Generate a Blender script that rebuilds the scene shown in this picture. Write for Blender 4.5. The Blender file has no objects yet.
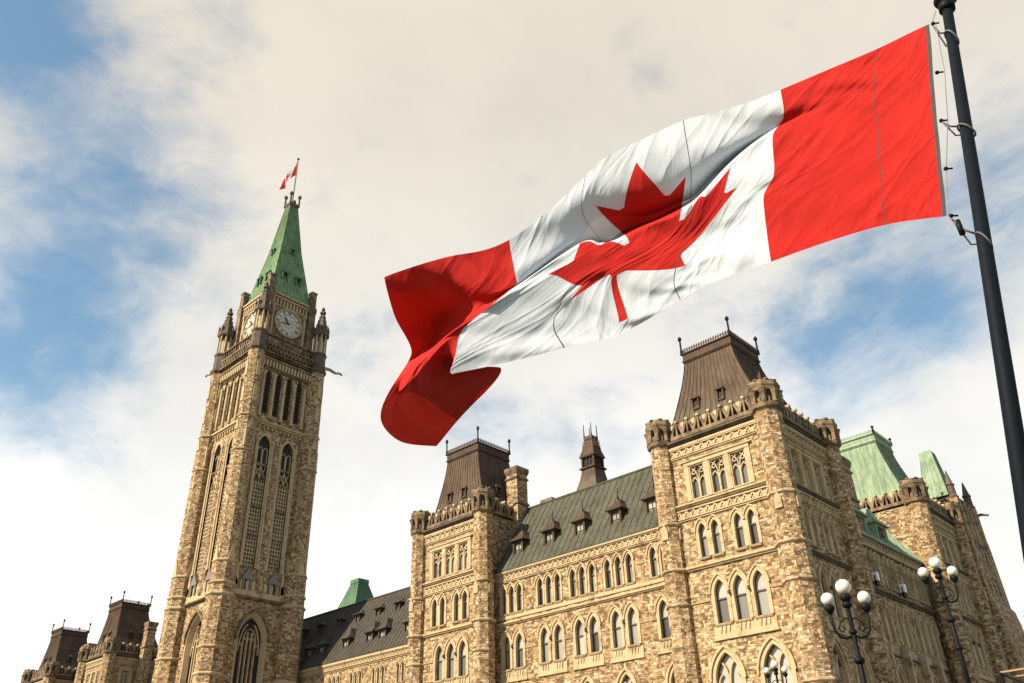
import bpy, bmesh, math, random
import numpy as np
from mathutils import Vector, Matrix
from mathutils.geometry import tessellate_polygon, delaunay_2d_cdt
random.seed(7)
S = bpy.context.scene
COL = S.collection
R = math.radians
PI = math.pi

# ------------------------------------------------------------------ camera, sky, sun, exposure
FPX, PITCH, ROLL, YAW = 853.8, R(30.85), R(-1.5766), R(-42.721)
cam = bpy.data.cameras.new('camera'); camo = bpy.data.objects.new('camera', cam); COL.objects.link(camo)
cam.sensor_fit = 'HORIZONTAL'; cam.sensor_width = 36; cam.lens = FPX / 1024 * 36
cam.clip_start = .05; cam.clip_end = 5000
_cy, _sy, _cp, _sp = math.cos(YAW), math.sin(YAW), math.cos(PITCH), math.sin(PITCH)
FW = Vector((_sy*_cp, _cy*_cp, _sp)); _rt = Vector((_cy, -_sy, 0)); _up = _rt.cross(FW)
RT = _rt*math.cos(ROLL) + _up*math.sin(ROLL); UP = -_rt*math.sin(ROLL) + _up*math.cos(ROLL)
camo.matrix_world = Matrix(((RT.x, UP.x, -FW.x, 0), (RT.y, UP.y, -FW.y, 0), (RT.z, UP.z, -FW.z, 0), (0, 0, 0, 1)))
S.camera = camo
def ray(x, y): return (FW + RT*((x-512)/FPX) - UP*((y-341.5)/FPX)).normalized()

SUN_EL, SUN_AZ = R(38), R(197)          # azimuth clockwise from +Y (north)
sd = Vector((math.sin(SUN_AZ)*math.cos(SUN_EL), math.cos(SUN_AZ)*math.cos(SUN_EL), math.sin(SUN_EL)))
sl = bpy.data.lights.new('sun', 'SUN'); sl.energy = 5.0; sl.angle = R(.5); sl.color = (1, .84, .63)
so = bpy.data.objects.new('sun', sl); COL.objects.link(so); so.rotation_euler = (-sd).to_track_quat('-Z', 'Y').to_euler()
EXPO = .95
S.view_settings.view_transform = 'Standard'; S.view_settings.look = 'None'
S.view_settings.exposure = EXPO; S.view_settings.gamma = 1; S.view_settings.use_curve_mapping = False

class NT:
    """small helper for node trees"""
    def __init__(s, nt): s.nt = nt
    def n(s, t, **k):
        d = s.nt.nodes.new(t)
        for a, b in k.items(): setattr(d, a, b)
        return d
    def l(s, a, b): s.nt.links.new(a, b)
    def put(s, sock, v):
        if isinstance(v, bpy.types.NodeSocket): s.l(v, sock)
        elif v is not None: sock.default_value = v
    def math(s, op, a, b=None, c=None, clamp=False):
        d = s.n('ShaderNodeMath', operation=op); d.use_clamp = clamp
        s.put(d.inputs[0], a); s.put(d.inputs[1], b)
        if c is not None: s.put(d.inputs[2], c)
        return d.outputs[0]
    def vec(s, op, a, b=None):
        d = s.n('ShaderNodeVectorMath', operation=op); s.put(d.inputs[0], a); s.put(d.inputs[1], b)
        return d.outputs[1] if op in ('DISTANCE', 'DOT_PRODUCT', 'LENGTH') else d.outputs[0]
    def mr(s, v, a, b, c=0., d=1., smooth=True):
        m = s.n('ShaderNodeMapRange'); m.interpolation_type = 'SMOOTHSTEP' if smooth else 'LINEAR'
        s.put(m.inputs[0], v)
        for i, x in enumerate((a, b, c, d)): m.inputs[i+1].default_value = x
        return m.outputs[0]
    def mix(s, f, a, b, mode='MIX'):
        m = s.n('ShaderNodeMix', data_type='RGBA', blend_type=mode)
        s.put(m.inputs[0], f); s.put(m.inputs[6], a if isinstance(a, bpy.types.NodeSocket) else (*a, 1)); s.put(m.inputs[7], b if isinstance(b, bpy.types.NodeSocket) else (*b, 1))
        return m.outputs[2]
    def noise(s, v, sc, det=4, rough=.55, dist=0., out=0):
        d = s.n('ShaderNodeTexNoise'); s.put(d.inputs['Vector'], v)
        d.inputs['Scale'].default_value = sc; d.inputs['Detail'].default_value = det
        d.inputs['Roughness'].default_value = rough; d.inputs['Distortion'].default_value = dist
        return d.outputs[out]
    def ramp(s, f, stops, interp='LINEAR'):
        d = s.n('ShaderNodeValToRGB'); d.color_ramp.interpolation = interp
        e = d.color_ramp.elements
        while len(e) < len(stops): e.new(.5)
        for i, (p, c) in enumerate(stops): e[i].position = p; e[i].color = (*c, 1) if len(c) == 3 else c
        s.put(d.inputs[0], f); return d.outputs[0]
    def scale(s, v, xyz):
        return s.vec('MULTIPLY', v, xyz)

W = bpy.data.worlds.new('World'); S.world = W; W.use_nodes = True
def build_world():
    nt = NT(W.node_tree); W.node_tree.nodes.clear()
    out = nt.n('ShaderNodeOutputWorld'); bg = nt.n('ShaderNodeBackground'); nt.l(bg.outputs[0], out.inputs[0])
    bg.inputs[1].default_value = .12
    sky = nt.n('ShaderNodeTexSky', sky_type='NISHITA'); sky.sun_disc = False
    sky.sun_elevation = SUN_EL; sky.sun_rotation = SUN_AZ; sky.air_density = 1.0; sky.dust_density = .6; sky.ozone_density = 1.5
    co = nt.n('ShaderNodeTexCoord').outputs['Generated']
    z = nt.n('ShaderNodeSeparateXYZ'); nt.l(co, z.inputs[0]); zz = z.outputs[2]
    # soft cloud density: warped fbm, minus openings of clear sky at a few compass directions
    wv = nt.vec('ADD', co, nt.scale(nt.vec('SUBTRACT', nt.noise(co, 2.2, 3, out=1), (.5, .5, .5)), (.13, .13, .13)))
    st = nt.scale(wv, (1, 1, 1.45))
    n1 = nt.noise(st, 3.0, 8, .56); n2 = nt.noise(st, 7.0, 9, .60, .3); n3 = nt.noise(nt.scale(wv, (1, 1, 1.7)), 17.0, 8, .62, .4)
    dens = nt.math('ADD', nt.math('MULTIPLY', nt.math('SUBTRACT', n1, .5), 2.3), nt.math('ADD', nt.math('MULTIPLY', nt.math('SUBTRACT', n2, .5), 1.15), nt.math('MULTIPLY', nt.math('SUBTRACT', n3, .5), .7)))
    dens = nt.math('ADD', dens, 1.10)
    holes = [(0, 5, 105, 1.35), (110, 235, 170, .62), (20, 320, 140, .58), (215, 170, 70, .30), (355, 190, 95, .36), (110, 420, 130, .35),
             (800, 300, 170, .58), (985, 280, 140, .58), (880, 350, 140, .34), (650, 330, 120, .40), (470, 430, 110, .40), (1015, 130, 120, .42), (590, 440, 90, .35), (380, 330, 90, .2)]
    for x, y, r, a in holes:
        c = ray(x, y); edge = r/FPX
        h = nt.mr(nt.vec('DISTANCE', wv, tuple(c)), edge*1.15, edge*.1, 0, a)
        dens = nt.math('SUBTRACT', dens, h)
    # the cloud bank lies to the north-west; the rest of the sky is mostly clear
    dens = nt.math('SUBTRACT', dens, nt.mr(nt.vec('DOT_PRODUCT', co, tuple(FW)), .70, .25, 0, .8))
    # whiter, denser low down
    dens = nt.math('ADD', dens, nt.mr(zz, .42, .12, 0, .85))
    cov = nt.mr(dens, -.12, .98)
    thick = nt.noise(st, 2.1, 6, .55)
    k = 1/.12/2**EXPO
    hi = nt.ramp(zz, [(.12, (1.16*k, 1.15*k, 1.125*k)), (.36, (1.06*k, 1.05*k, 1.02*k)), (.56, (.89*k, .855*k, .785*k)), (.70, (.83*k, .77*k, .68*k)), (.80, (.88*k, .80*k, .675*k))])
    shade = nt.ramp(thick, [(.32, (1.06, 1.05, 1.03)), (.5, (.98, .98, .975)), (.68, (.84, .85, .86))])
    cl = nt.mix(1., hi, shade, 'MULTIPLY')
    blue = nt.mix(1., sky.outputs[0], (.84, .92, .80), 'MULTIPLY')
    nt.l(nt.mix(cov, blue, cl), bg.inputs[0])
build_world()

# ------------------------------------------------------------------ materials
def newmat(name):
    m = bpy.data.materials.new(name); m.use_nodes = True
    nt = NT(m.node_tree); b = m.node_tree.nodes['Principled BSDF']
    return m, nt, b
def wallcoord(nt):
    g = nt.n('ShaderNodeNewGeometry')
    t = nt.vec('NORMALIZE', nt.vec('CROSS_PRODUCT', (0, 0, 1), g.outputs['True Normal']))
    u = nt.vec('DOT_PRODUCT', g.outputs['Position'], t)
    s = nt.n('ShaderNodeSeparateXYZ'); nt.l(g.outputs['Position'], s.inputs[0])
    c = nt.n('ShaderNodeCombineXYZ'); nt.l(u, c.inputs[0]); nt.l(s.outputs[2], c.inputs[1])
    return c.outputs[0], g.outputs['Position'], s.outputs[2]
def rubble(name, sc=1., bright=1., stain=.5):
    m, nt, b = newmat(name)
    c, pos, z = wallcoord(nt)
    cw = nt.vec('ADD', c, nt.scale(nt.vec('SUBTRACT', nt.noise(pos, 1.6, 3, out=1), (.5, .5, .5)), (.16, .10, 0)))
    def brick(w, h, off, sq, sqf):
        d = nt.n('ShaderNodeTexBrick'); nt.l(cw, d.inputs['Vector'])
        d.inputs['Color1'].default_value = (0, 0, 0, 1); d.inputs['Color2'].default_value = (1, 1, 1, 1); d.inputs['Mortar'].default_value = (.5, .5, .5, 1)
        d.inputs['Scale'].default_value = 1/sc; d.inputs['Mortar Size'].default_value = .014; d.inputs['Mortar Smooth'].default_value = .5; d.inputs['Bias'].default_value = 0
        d.inputs['Brick Width'].default_value = w; d.inputs['Row Height'].default_value = h; d.offset = off; d.squash = sq; d.squash_frequency = sqf
        return d
    b1 = brick(.52, .19, .43, 1.5, 3); b2 = brick(.38, .30, .37, .7, 2)
    sel = nt.mr(nt.noise(c, 1.1, 2), .47, .53)
    val = nt.mix(sel, b1.outputs[0], b2.outputs[0]); mor = nt.n('ShaderNodeMix'); nt.l(sel, mor.inputs[0]); nt.l(b1.outputs[1], mor.inputs[2]); nt.l(b2.outputs[1], mor.inputs[3]); mort = mor.outputs[0]
    B = bright
    stone = nt.ramp(val, [(.0, (.11*B, .060*B, .026*B)), (.16, (.20*B, .115*B, .047*B)), (.30, (.42*B, .275*B, .125*B)), (.45, (.62*B, .435*B, .225*B)), (.6, (.46*B, .30*B, .14*B)), (.8, (.74*B, .56*B, .34*B)), (1., (.86*B, .71*B, .50*B))])
    big = nt.noise(pos, .55, 5, .6); fine = nt.noise(pos, 9, 5, .65)
    col = nt.mix(nt.mr(fine, .3, .75, 0, .55), stone, (.30*B, .205*B, .115*B))
    col = nt.mix(nt.mr(big, .52, .72, 0, stain), col, (.23*B, .155*B, .085*B))
    col = nt.mix(nt.mr(mort, .2, .9, 0, .6), col, (.36*B, .28*B, .17*B))
    blot = nt.noise(nt.scale(pos, (1, 1, 1.8)), 2.3, 3, .6)
    col = nt.mix(nt.mr(blot, .54, .63, 0, .80), col, (.14*B, .078*B, .034*B))
    bl2 = nt.noise(nt.scale(pos, (1, 1, 1.5)), 6.5, 2, .5); col = nt.mix(nt.mr(bl2, .58, .66, 0, .55), col, (.13*B, .072*B, .03*B))
    rain = nt.noise(nt.scale(pos, (1.8, 1.8, .16)), 1.3, 5, .65); col = nt.mix(nt.mr(rain, .55, .74, 0, .6), col, (.11*B, .07*B, .036*B))
    nt.l(col, b.inputs['Base Color']); b.inputs['Roughness'].default_value = .92
    hgt = nt.math('ADD', nt.math('MULTIPLY', mort, -.9), nt.math('ADD', nt.math('MULTIPLY', fine, .7), nt.math('MULTIPLY', nt.noise(pos, 3.2, 3), 1.0)))
    hgt = nt.math('ADD', hgt, nt.math('MULTIPLY', val, .55))
    bp = nt.n('ShaderNodeBump'); bp.inputs['Strength'].default_value = 1.; bp.inputs['Distance'].default_value = .085
    nt.l(hgt, bp.inputs['Height']); nt.l(bp.outputs[0], b.inputs['Normal'])
    return m
def dressed(name, base=(.405, .315, .185), dark=(.15, .095, .047), amt=.85, th=.50):
    m, nt, b = newmat(name)
    g = nt.n('ShaderNodeNewGeometry'); pos = g.outputs['Position']
    n1 = nt.noise(pos, 1.4, 6, .65); n2 = nt.noise(pos, 14, 4, .6)
    stre = nt.noise(nt.scale(pos, (4, 4, .5)), 1.5, 4, .6)
    col = nt.mix(nt.mr(n2, .35, .75, 0, .35), base, tuple(x*.72 for x in base))
    col = nt.mix(nt.mr(n1, th, th+.22, 0, amt), col, dark)
    col = nt.mix(nt.mr(stre, .56, .76, 0, amt*.8), col, dark)
    nt.l(col, b.inputs['Base Color']); b.inputs['Roughness'].default_value = .85
    bp = nt.n('ShaderNodeBump'); bp.inputs['Strength'].default_value = .5; bp.inputs['Distance'].default_value = .02
    nt.l(nt.math('ADD', n2, n1), bp.inputs['Height']); nt.l(bp.outputs[0], b.inputs['Normal'])
    return m
def metal_roof(name, c1, c2, c3=None, zlo=None, zhi=None, rough=.55, streak=1.):
    """weathered sheet copper; c3 = verdigris that has run down to the foot of the roof"""
    m, nt, b = newmat(name)
    g = nt.n('ShaderNodeNewGeometry'); pos = g.outputs['Position']
    st = nt.noise(nt.scale(pos, (5, 5, .45)), 1.2, 6, .65); n = nt.noise(pos, .9, 5, .6); f = nt.noise(nt.scale(pos, (9, 9, 1.2)), 2., 4, .7)
    fac = nt.math('ADD', nt.math('MULTIPLY', st, .6*streak), nt.math('MULTIPLY', n, 1-.6*streak))
    col = nt.mix(nt.mr(fac, .36, .64), c1, c2)
    col = nt.mix(nt.mr(f, .52, .72, 0, .75), col, tuple(x*.5 for x in c1))
    if c3:
        s = nt.n('ShaderNodeSeparateXYZ'); nt.l(pos, s.inputs[0])
        k = nt.math('MULTIPLY', nt.mr(s.outputs[2], zhi, zlo), nt.mr(st, .3, .6, .25, 1))
        col = nt.mix(nt.math('MULTIPLY', k, .8), col, c3)
    nt.l(col, b.inputs['Base Color']); b.inputs['Roughness'].default_value = rough+.2; b.inputs['Specular IOR Level'].default_value = .25
    bp = nt.n('ShaderNodeBump'); bp.inputs['Strength'].default_value = .35; bp.inputs['Distance'].default_value = .03
    nt.l(nt.math('ADD', st, f), bp.inputs['Height']); nt.l(bp.outputs[0], b.inputs['Normal'])
    return m
def plain(name, c, rough=.6, metal=0., var=.25, sc=6., bump=.1):
    m, nt, b = newmat(name)
    g = nt.n('ShaderNodeTexCoord'); n = nt.noise(g.outputs['Object'], sc, 5, .6)
    nt.l(nt.mix(nt.mr(n, .3, .7, 0, 1), tuple(x*(1-var) for x in c), c), b.inputs['Base Color'])
    b.inputs['Roughness'].default_value = rough; b.inputs['Metallic'].default_value = metal
    if bump:
        bp = nt.n('ShaderNodeBump'); bp.inputs['Strength'].default_value = bump; bp.inputs['Distance'].default_value = .01
        nt.l(n, bp.inputs['Height']); nt.l(bp.outputs[0], b.inputs['Normal'])
    return m
def glassy(name, stops, rough=.12):
    m, nt, b = newmat(name)
    oi = nt.n('ShaderNodeObjectInfo'); g = nt.n('ShaderNodeTexCoord')
    w = nt.n('ShaderNodeTexWave'); nt.l(g.outputs['Object'], w.inputs[0]); w.inputs['Scale'].default_value = 3.5; w.inputs['Distortion'].default_value = 2.5; w.inputs['Detail'].default_value = 2
    col = nt.ramp(oi.outputs['Random'], stops)
    col = nt.mix(nt.math('MULTIPLY', w.outputs[1], .22), col, (.06, .06, .055))
    nt.l(col, b.inputs['Base Color']); b.inputs['Roughness'].default_value = rough; b.inputs['Coat Weight'].default_value = .6; b.inputs['Coat Roughness'].default_value = .04
    nz = nt.noise(g.outputs['Object'], 1.3, 2); bp = nt.n('ShaderNodeBump'); bp.inputs['Strength'].default_value = .12; bp.inputs['Distance'].default_value = .05
    nt.l(nz, bp.inputs['Height']); nt.l(bp.outputs[0], b.inputs['Normal']); nt.l(bp.outputs[0], b.inputs['Coat Normal'])
    return m
M = {}
M['rubble'] = rubble('rubble_sandstone', .58, .80, .55)
M['rubble_tower'] = rubble('tower_sandstone', .66, .82, .5)
M['dressed'] = dressed('dressed_sandstone')
M['dressed_dark'] = dressed('sooty_sandstone', (.21, .148, .085), (.05, .034, .021), .9, .40)
M['dressed_mid'] = dressed('grimy_sandstone', (.38, .285, .175), (.10, .066, .036), .9, .45)
M['soot_and_shade'] = dressed('black_weathered_and_shaded_stone', (.10, .076, .053), (.03, .024, .018), .8, .45)  # blackened trim stone; also the painted shade behind the tower lattice
M['brown_copper'] = metal_roof('brown_copper', (.046, .029, .020), (.100, .067, .044), (.10, .105, .065), 20.9, 22.8)
M['brown_plain'] = metal_roof('dark_brown_copper', (.035, .021, .014), (.075, .046, .03))
M['seam_roof'] = metal_roof('olive_copper', (.040, .041, .029), (.082, .080, .058), rough=.6)
M['dark_roof'] = metal_roof('grey_brown_copper', (.034, .031, .026), (.060, .054, .044), rough=.65)
M['green'] = metal_roof('verdigris_copper', (.135, .20, .135), (.275, .36, .25), rough=.7)
M['green_spire'] = metal_roof('spire_verdigris', (.085, .15, .08), (.20, .30, .165), rough=.7)
M['green_dark'] = metal_roof('dark_verdigris', (.05, .12, .075), (.11, .20, .125), rough=.7)
M['glass_hi'] = glassy('window_blind', [(0, (.30, .29, .26)), (.4, (.38, .37, .33)), (.7, (.20, .20, .185)), (1, (.42, .41, .38))], .3)
M['glass_lo'] = glassy('window_glass', [(0, (.13, .125, .11)), (.25, (.30, .29, .26)), (.45, (.04, .04, .037)), (.65, (.22, .21, .19)), (.8, (.40, .385, .34)), (1, (.07, .07, .065))])
M['glass_dk'] = glassy('dark_glass', [(0, (.04, .038, .034)), (.5, (.085, .08, .07)), (1, (.05, .05, .045))])
M['frame'] = plain('window_frame', (.075, .058, .045), .55)
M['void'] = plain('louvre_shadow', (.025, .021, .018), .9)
M['iron'] = plain('black_iron', (.0065, .0065, .007), .55); M['iron'].node_tree.nodes['Principled BSDF'].inputs['Specular IOR Level'].default_value = .12
M['pole'] = plain('navy_pole', (.0065, .0095, .0145), .6, 0, .2, 20, .05); M['pole'].node_tree.nodes['Principled BSDF'].inputs['Specular IOR Level'].default_value = .05
M['globe'] = plain('opal_glass', (.60, .585, .55), .22, 0, .12, 5, 0)
M['clock'] = plain('clock_white', (.52, .49, .41), .45, 0, .2, 2, 0)
M['clock_ink'] = plain('clock_black', (.018, .016, .015), .5)
M['rope'] = plain('rope', (.22, .22, .21), .8)
M['rope_dark'] = plain('dark_rope', (.10, .10, .10), .8)
M['lead'] = plain('grey_lead', (.16, .155, .145), .65, .0)
M['white_paint'] = plain('white_paint', (.8, .8, .77), .5)
M['tan_paint'] = plain('tan_paint', (.34, .22, .13), .6)
M['bark'] = plain('bark', (.07, .055, .045), .9)

# ------------------------------------------------------------------ mesh helpers
class MB:
    def __init__(s): s.v = []; s.f = []; s.m = []
    def add(s, vs, fs, mi=0):
        o = len(s.v); s.v += [tuple(v) for v in vs]; s.f += [tuple(i+o for i in f) for f in fs]; s.m += [mi]*len(fs)
    def box(s, x0, x1, y0, y1, z0, z1, mi=0):
        s.add([(x0,y0,z0),(x1,y0,z0),(x1,y1,z0),(x0,y1,z0),(x0,y0,z1),(x1,y0,z1),(x1,y1,z1),(x0,y1,z1)],
              [(3,2,1,0),(4,5,6,7),(0,1,5,4),(1,2,6,5),(2,3,7,6),(3,0,4,7)], mi)
    def loft(s, loops, cap0=True, cap1=True, mi=0, closed=True):
        n = len(loops[0]); vs = [p for l in loops for p in l]; fs = []
        for k in range(len(loops)-1):
            for i in range(n if closed else n-1):
                j = (i+1) % n; fs.append((k*n+i, k*n+j, (k+1)*n+j, (k+1)*n+i))
        if cap0: fs.append(tuple(range(n))[::-1])
        if cap1: fs.append(tuple((len(loops)-1)*n+i for i in range(n)))
        s.add(vs, fs, mi)
    def oct(s, cx, cy, prof, n=8, ph=PI/8, mi=0, cap0=True, cap1=True):
        """turned n-gon; prof = [(z, r across flats)]"""
        k = 1/math.cos(PI/n)
        s.loft([[(cx+r*k*math.cos(ph+2*PI*i/n), cy+r*k*math.sin(ph+2*PI*i/n), z) for i in range(n)] for z, r in prof], cap0, cap1, mi)
    def rects(s, cx, cy, prof, mi=0, cap0=True, cap1=True):
        """prof = [(z, hx, hy)]"""
        s.loft([[(cx-a,cy-b,z),(cx+a,cy-b,z),(cx+a,cy+b,z),(cx-a,cy+b,z)] for z, a, b in prof], cap0, cap1, mi)
    def tube(s, pts, r, n=8, mi=0, r1=None):
        pts = [Vector(p) for p in pts]; loops = []
        for i, p in enumerate(pts):
            d = (pts[min(i+1, len(pts)-1)] - pts[max(i-1, 0)]).normalized()
            a = d.orthogonal().normalized() if i == 0 else (pa - d*pa.dot(d)).normalized()
            pa = a; b = d.cross(a); rr = r if r1 is None else r + (r1-r)*i/(len(pts)-1)
            loops.append([p + a*(rr*math.cos(2*PI*k/n)) + b*(rr*math.sin(2*PI*k/n)) for k in range(n)])
        s.loft(loops, mi=mi)
    def sphere(s, c, r, n=16, m=10, mi=0, sz=1.):
        lo = []
        for j in range(1, m):
            t = -PI/2 + PI*j/m; lo.append([(c[0]+r*math.cos(t)*math.cos(2*PI*i/n), c[1]+r*math.cos(t)*math.sin(2*PI*i/n), c[2]+r*sz*math.sin(t)) for i in range(n)])
        s.loft(lo, mi=mi)
    # boxes laid out in a facade frame
    def fbox(s, F, u0, u1, z0, z1, d0, d1, mi=0):
        P = [F.p(u, z, d) for d in (d0, d1) for (u, z) in ((u0,z0),(u1,z0),(u1,z1),(u0,z1))]
        s.add(P, [(3,2,1,0),(4,5,6,7),(0,1,5,4),(1,2,6,5),(2,3,7,6),(3,0,4,7)], mi)
    def fprism(s, F, poly, d0, d1, mi=0):
        s.loft([[F.p(u, z, d0) for u, z in poly], [F.p(u, z, d1) for u, z in poly]], mi=mi)
    def fbar(s, F, a, b, w, d0, d1, mi=0):
        a = Vector(a); b = Vector(b); t = (b-a).normalized(); q = Vector((-t.y, t.x))*w/2
        s.fprism(F, [tuple(a-q), tuple(b-q), tuple(b+q), tuple(a+q)], d0, d1, mi)
    def course(s, F, u0, u1, z, h, d, mi=0):
        """moulded string course: sloped top, square body, undercut roll"""
        h = h*.75; prof = [(0, z-h), (d*.5, z-h), (d*.6, z-h*.55), (d, z-h*.45), (d, z+h*.1), (0, z+h*.55)]
        s.loft([[F.p(u, zz, dd) for dd, zz in prof] for u in (u0, u1)], mi=mi)
    def frieze(s, F, u0, u1, z0, z1, per, mi=0, d=.02):
        n = max(2, round((u1-u0)/per)); p = (u1-u0)/n; h = z1-z0; w = h*.16
        s.fbox(F, u0, u1, z0, z0+h*.14, d, d+.09, mi); s.fbox(F, u0, u1, z1-h*.14, z1, d, d+.11, mi)
        s.fbox(F, u0, u1, z0+h*.14, z1-h*.14, -.02, d, mi)
        a, b = z0+h*.14, z1-h*.14
        for i in range(n):
            u = u0+p*i
            s.fbar(F, (u+.01, a), (u+p*.5, b), w, d-.01, d+.065, mi); s.fbar(F, (u+p*.5, b), (u+p-.01, a), w, d-.012, d+.062, mi)
            s.fprism(F, [(u+p*.5-h*.12, a+h*.16), (u+p*.5, a+h*.04), (u+p*.5+h*.12, a+h*.16), (u+p*.5, a+h*.30)], d-.01, d+.05, mi)
    def wall(s, F, u0, u1, z0, z1, holes, depth=.3, mi=0):
        outer = [(u0,z0),(u1,z0),(u1,z1),(u0,z1)]
        loops = [[Vector((u, z, 0)) for u, z in outer]] + [[Vector((u, z, 0)) for u, z in h[::-1]] for h in holes]
        tris = tessellate_polygon(loops); flat = [p for l in loops for p in l]
        s.add([F.p(p.x, p.y, 0) for p in flat], tris, mi)
        for h in holes:
            n = len(h); s.add([F.p(u, z, 0) for u, z in h]+[F.p(u, z, -depth) for u, z in h], [(i, (i+1) % n, n+(i+1) % n, n+i) for i in range(n)], mi)
    def build(s, name, mats, par=None, smooth=False, loc=None, fix=True):
        """loc = world position of the object's origin; children keep parent at its base"""
        org = Vector(loc) if loc is not None else (WPOS.get(par.name, Vector()) if par else Vector())
        me = bpy.data.meshes.new(name); me.from_pydata([tuple(Vector(v)-org) for v in s.v], [], s.f)
        mats = mats if isinstance(mats, (list, tuple)) else [mats]
        for m in mats: me.materials.append(M[m] if isinstance(m, str) else m)
        me.polygons.foreach_set('material_index', s.m)
        if fix:
            bm = bmesh.new(); bm.from_mesh(me); bmesh.ops.recalc_face_normals(bm, faces=bm.faces); bm.to_mesh(me); bm.free()
        if smooth: me.polygons.foreach_set('use_smooth', [True]*len(me.polygons))
        o = bpy.data.objects.new(name, me); COL.objects.link(o)
        if par: o.parent = par; o.location = org - WPOS.get(par.name, Vector())
        else: o.location = org
        WPOS[o.name] = org
        return o
WPOS = {}
class Fr:
    def __init__(s, o, u, n): s.o = Vector(o); s.u = Vector(u); s.n = Vector(n)
    def p(s, u, z, d=0.): return s.o + s.u*u + s.n*d + Vector((0, 0, z))
def FS(y): return Fr((0, y, 0), (1, 0, 0), (0, -1, 0))
def FE(x): return Fr((x, 0, 0), (0, 1, 0), (1, 0, 0))
def FN(y): return Fr((0, y, 0), (-1, 0, 0), (0, 1, 0))      # u = -x
def FWst(x): return Fr((x, 0, 0), (0, -1, 0), (-1, 0, 0))   # u = -y
LOCAL = Fr((0, 0, 0), (1, 0, 0), (0, -1, 0))
def thing(name, label, cat, loc, group=None):
    o = bpy.data.objects.new(name, None); COL.objects.link(o); o.location = loc; o.empty_display_size = .5
    WPOS[o.name] = Vector(loc); tag(o, label, cat, group); return o
def tag(o, label=None, cat=None, group=None, kind=None):
    if label: o['label'] = label
    if cat: o['category'] = cat
    if group: o['group'] = group
    if kind: o['kind'] = kind
    return o
def dup(src, par, loc, rz=0.):
    """copy a part with its sub-parts, in world position loc"""
    c = src.copy(); COL.objects.link(c); c.parent = par; c.location = Vector(loc) - WPOS.get(par.name, Vector()); c.rotation_euler = (0, 0, rz)
    WPOS[c.name] = Vector(loc)
    for ch in src.children:
        d = ch.copy(); COL.objects.link(d); d.parent = c
    return c
def arch(w, h, k=1.25, n=7, u=0., z=0.):
    """pointed arch outline, counter-clockwise from lower left; h = total height"""
    a = w/2; r = w*k; rise = math.sqrt(r*r-(r-a)**2); zs = h-rise; cxr = a-r
    th = math.acos((r-a)/r)
    right = [(cxr+r*math.cos(th*i/n), zs+r*math.sin(th*i/n)) for i in range(n+1)]
    left = [(-p[0], p[1]) for p in right[:-1]][::-1]
    return [(x+u, y+z) for x, y in [(-a, 0), (a, 0)] + right + left]
def arch_off(w, h, t, k=1.25, n=7, u=0., z=0.):
    """the same outline grown by t, point for point"""
    a = w/2; r = w*k; rise = math.sqrt(r*r-(r-a)**2); zs = h-rise; cxr = a-r; R2 = r+t
    th = math.acos((r-a)/R2); 
    right = [(cxr+R2*math.cos(th*i/n), zs+R2*math.sin(th*i/n)) for i in range(n+1)]
    left = [(-p[0], p[1]) for p in right[:-1]][::-1]
    return [(x+u, y+z) for x, y in [(-a-t, 0), (a+t, 0)] + right + left]
def rectp(w, h, u=0., z=0.): return [(u-w/2, z), (u+w/2, z), (u+w/2, z+h), (u-w/2, z+h)]

# ------------------------------------------------------------------ window kinds (a stone surround with pane, sash and sill)
def surround(mb, inner, outer, d0=-.28, d1=.05):
    n = len(inner); F = LOCAL
    vs = [F.p(u, z, d1) for u, z in inner] + [F.p(u, z, d1) for u, z in outer] + [F.p(u, z, d0) for u, z in inner] + [F.p(u, z, -.05) for u, z in outer]
    fs = []
    for i in range(1, n):
        j = (i+1) % n
        fs += [(i, j, n+j, n+i), (2*n+i, 2*n+j, j, i), (n+i, n+j, 3*n+j, 3*n+i)]
    fs.append((2*n, 2*n+1, 1, 0))
    mb.add(vs, fs)
def poly_fill(mb, poly, d, mi=0):
    tr = tessellate_polygon([[Vector((u, z, 0)) for u, z in poly]])
    mb.add([LOCAL.p(u, z, d) for u, z in poly], tr, mi)
def clip_z(poly, zc, keep_above):
    out = []; n = len(poly)
    for i in range(n):
        a, b = poly[i], poly[(i+1) % n]; ia = (a[1] >= zc) == keep_above; ib = (b[1] >= zc) == keep_above
        if ia: out.append(a)
        if ia != ib: t = (zc-a[1])/(b[1]-a[1]); out.append((a[0]+t*(b[0]-a[0]), zc))
    return out
def pane_mesh(poly, zc, d):
    mb = MB(); poly_fill(mb, clip_z(poly, zc, False), d, 0); poly_fill(mb, clip_z(poly, zc, True), d, 1); return mb
def ring_bar(mb, poly, t, d0, d1):
    """a thin frame running round the inside of an outline"""
    c = Vector((sum(p[0] for p in poly)/len(poly), sum(p[1] for p in poly)/len(poly)))
    n = len(poly); inn = []
    for i in range(n):
        a, b, e = Vector(poly[i-1]), Vector(poly[i]), Vector(poly[(i+1) % n])
        t1 = (b-a).normalized(); t2 = (e-b).normalized(); nn = Vector((-t1.y-t2.y, t1.x+t2.x))
        nn = nn.normalized()*min(2.2, 1/max(.35, math.sqrt(max(.01, (1+t1.dot(t2))/2)))) if nn.length > 1e-6 else Vector((0, 0))
        inn.append(tuple(b+nn*t))
    mb.add([LOCAL.p(u, z, d1) for u, z in poly]+[LOCAL.p(u, z, d1) for u, z in inn]+[LOCAL.p(u, z, d0) for u, z in inn],
           [f for i in range(n) for j in [(i+1) % n] for f in ((i, j, n+j, n+i), (n+i, n+j, 2*n+j, 2*n+i))])
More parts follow.
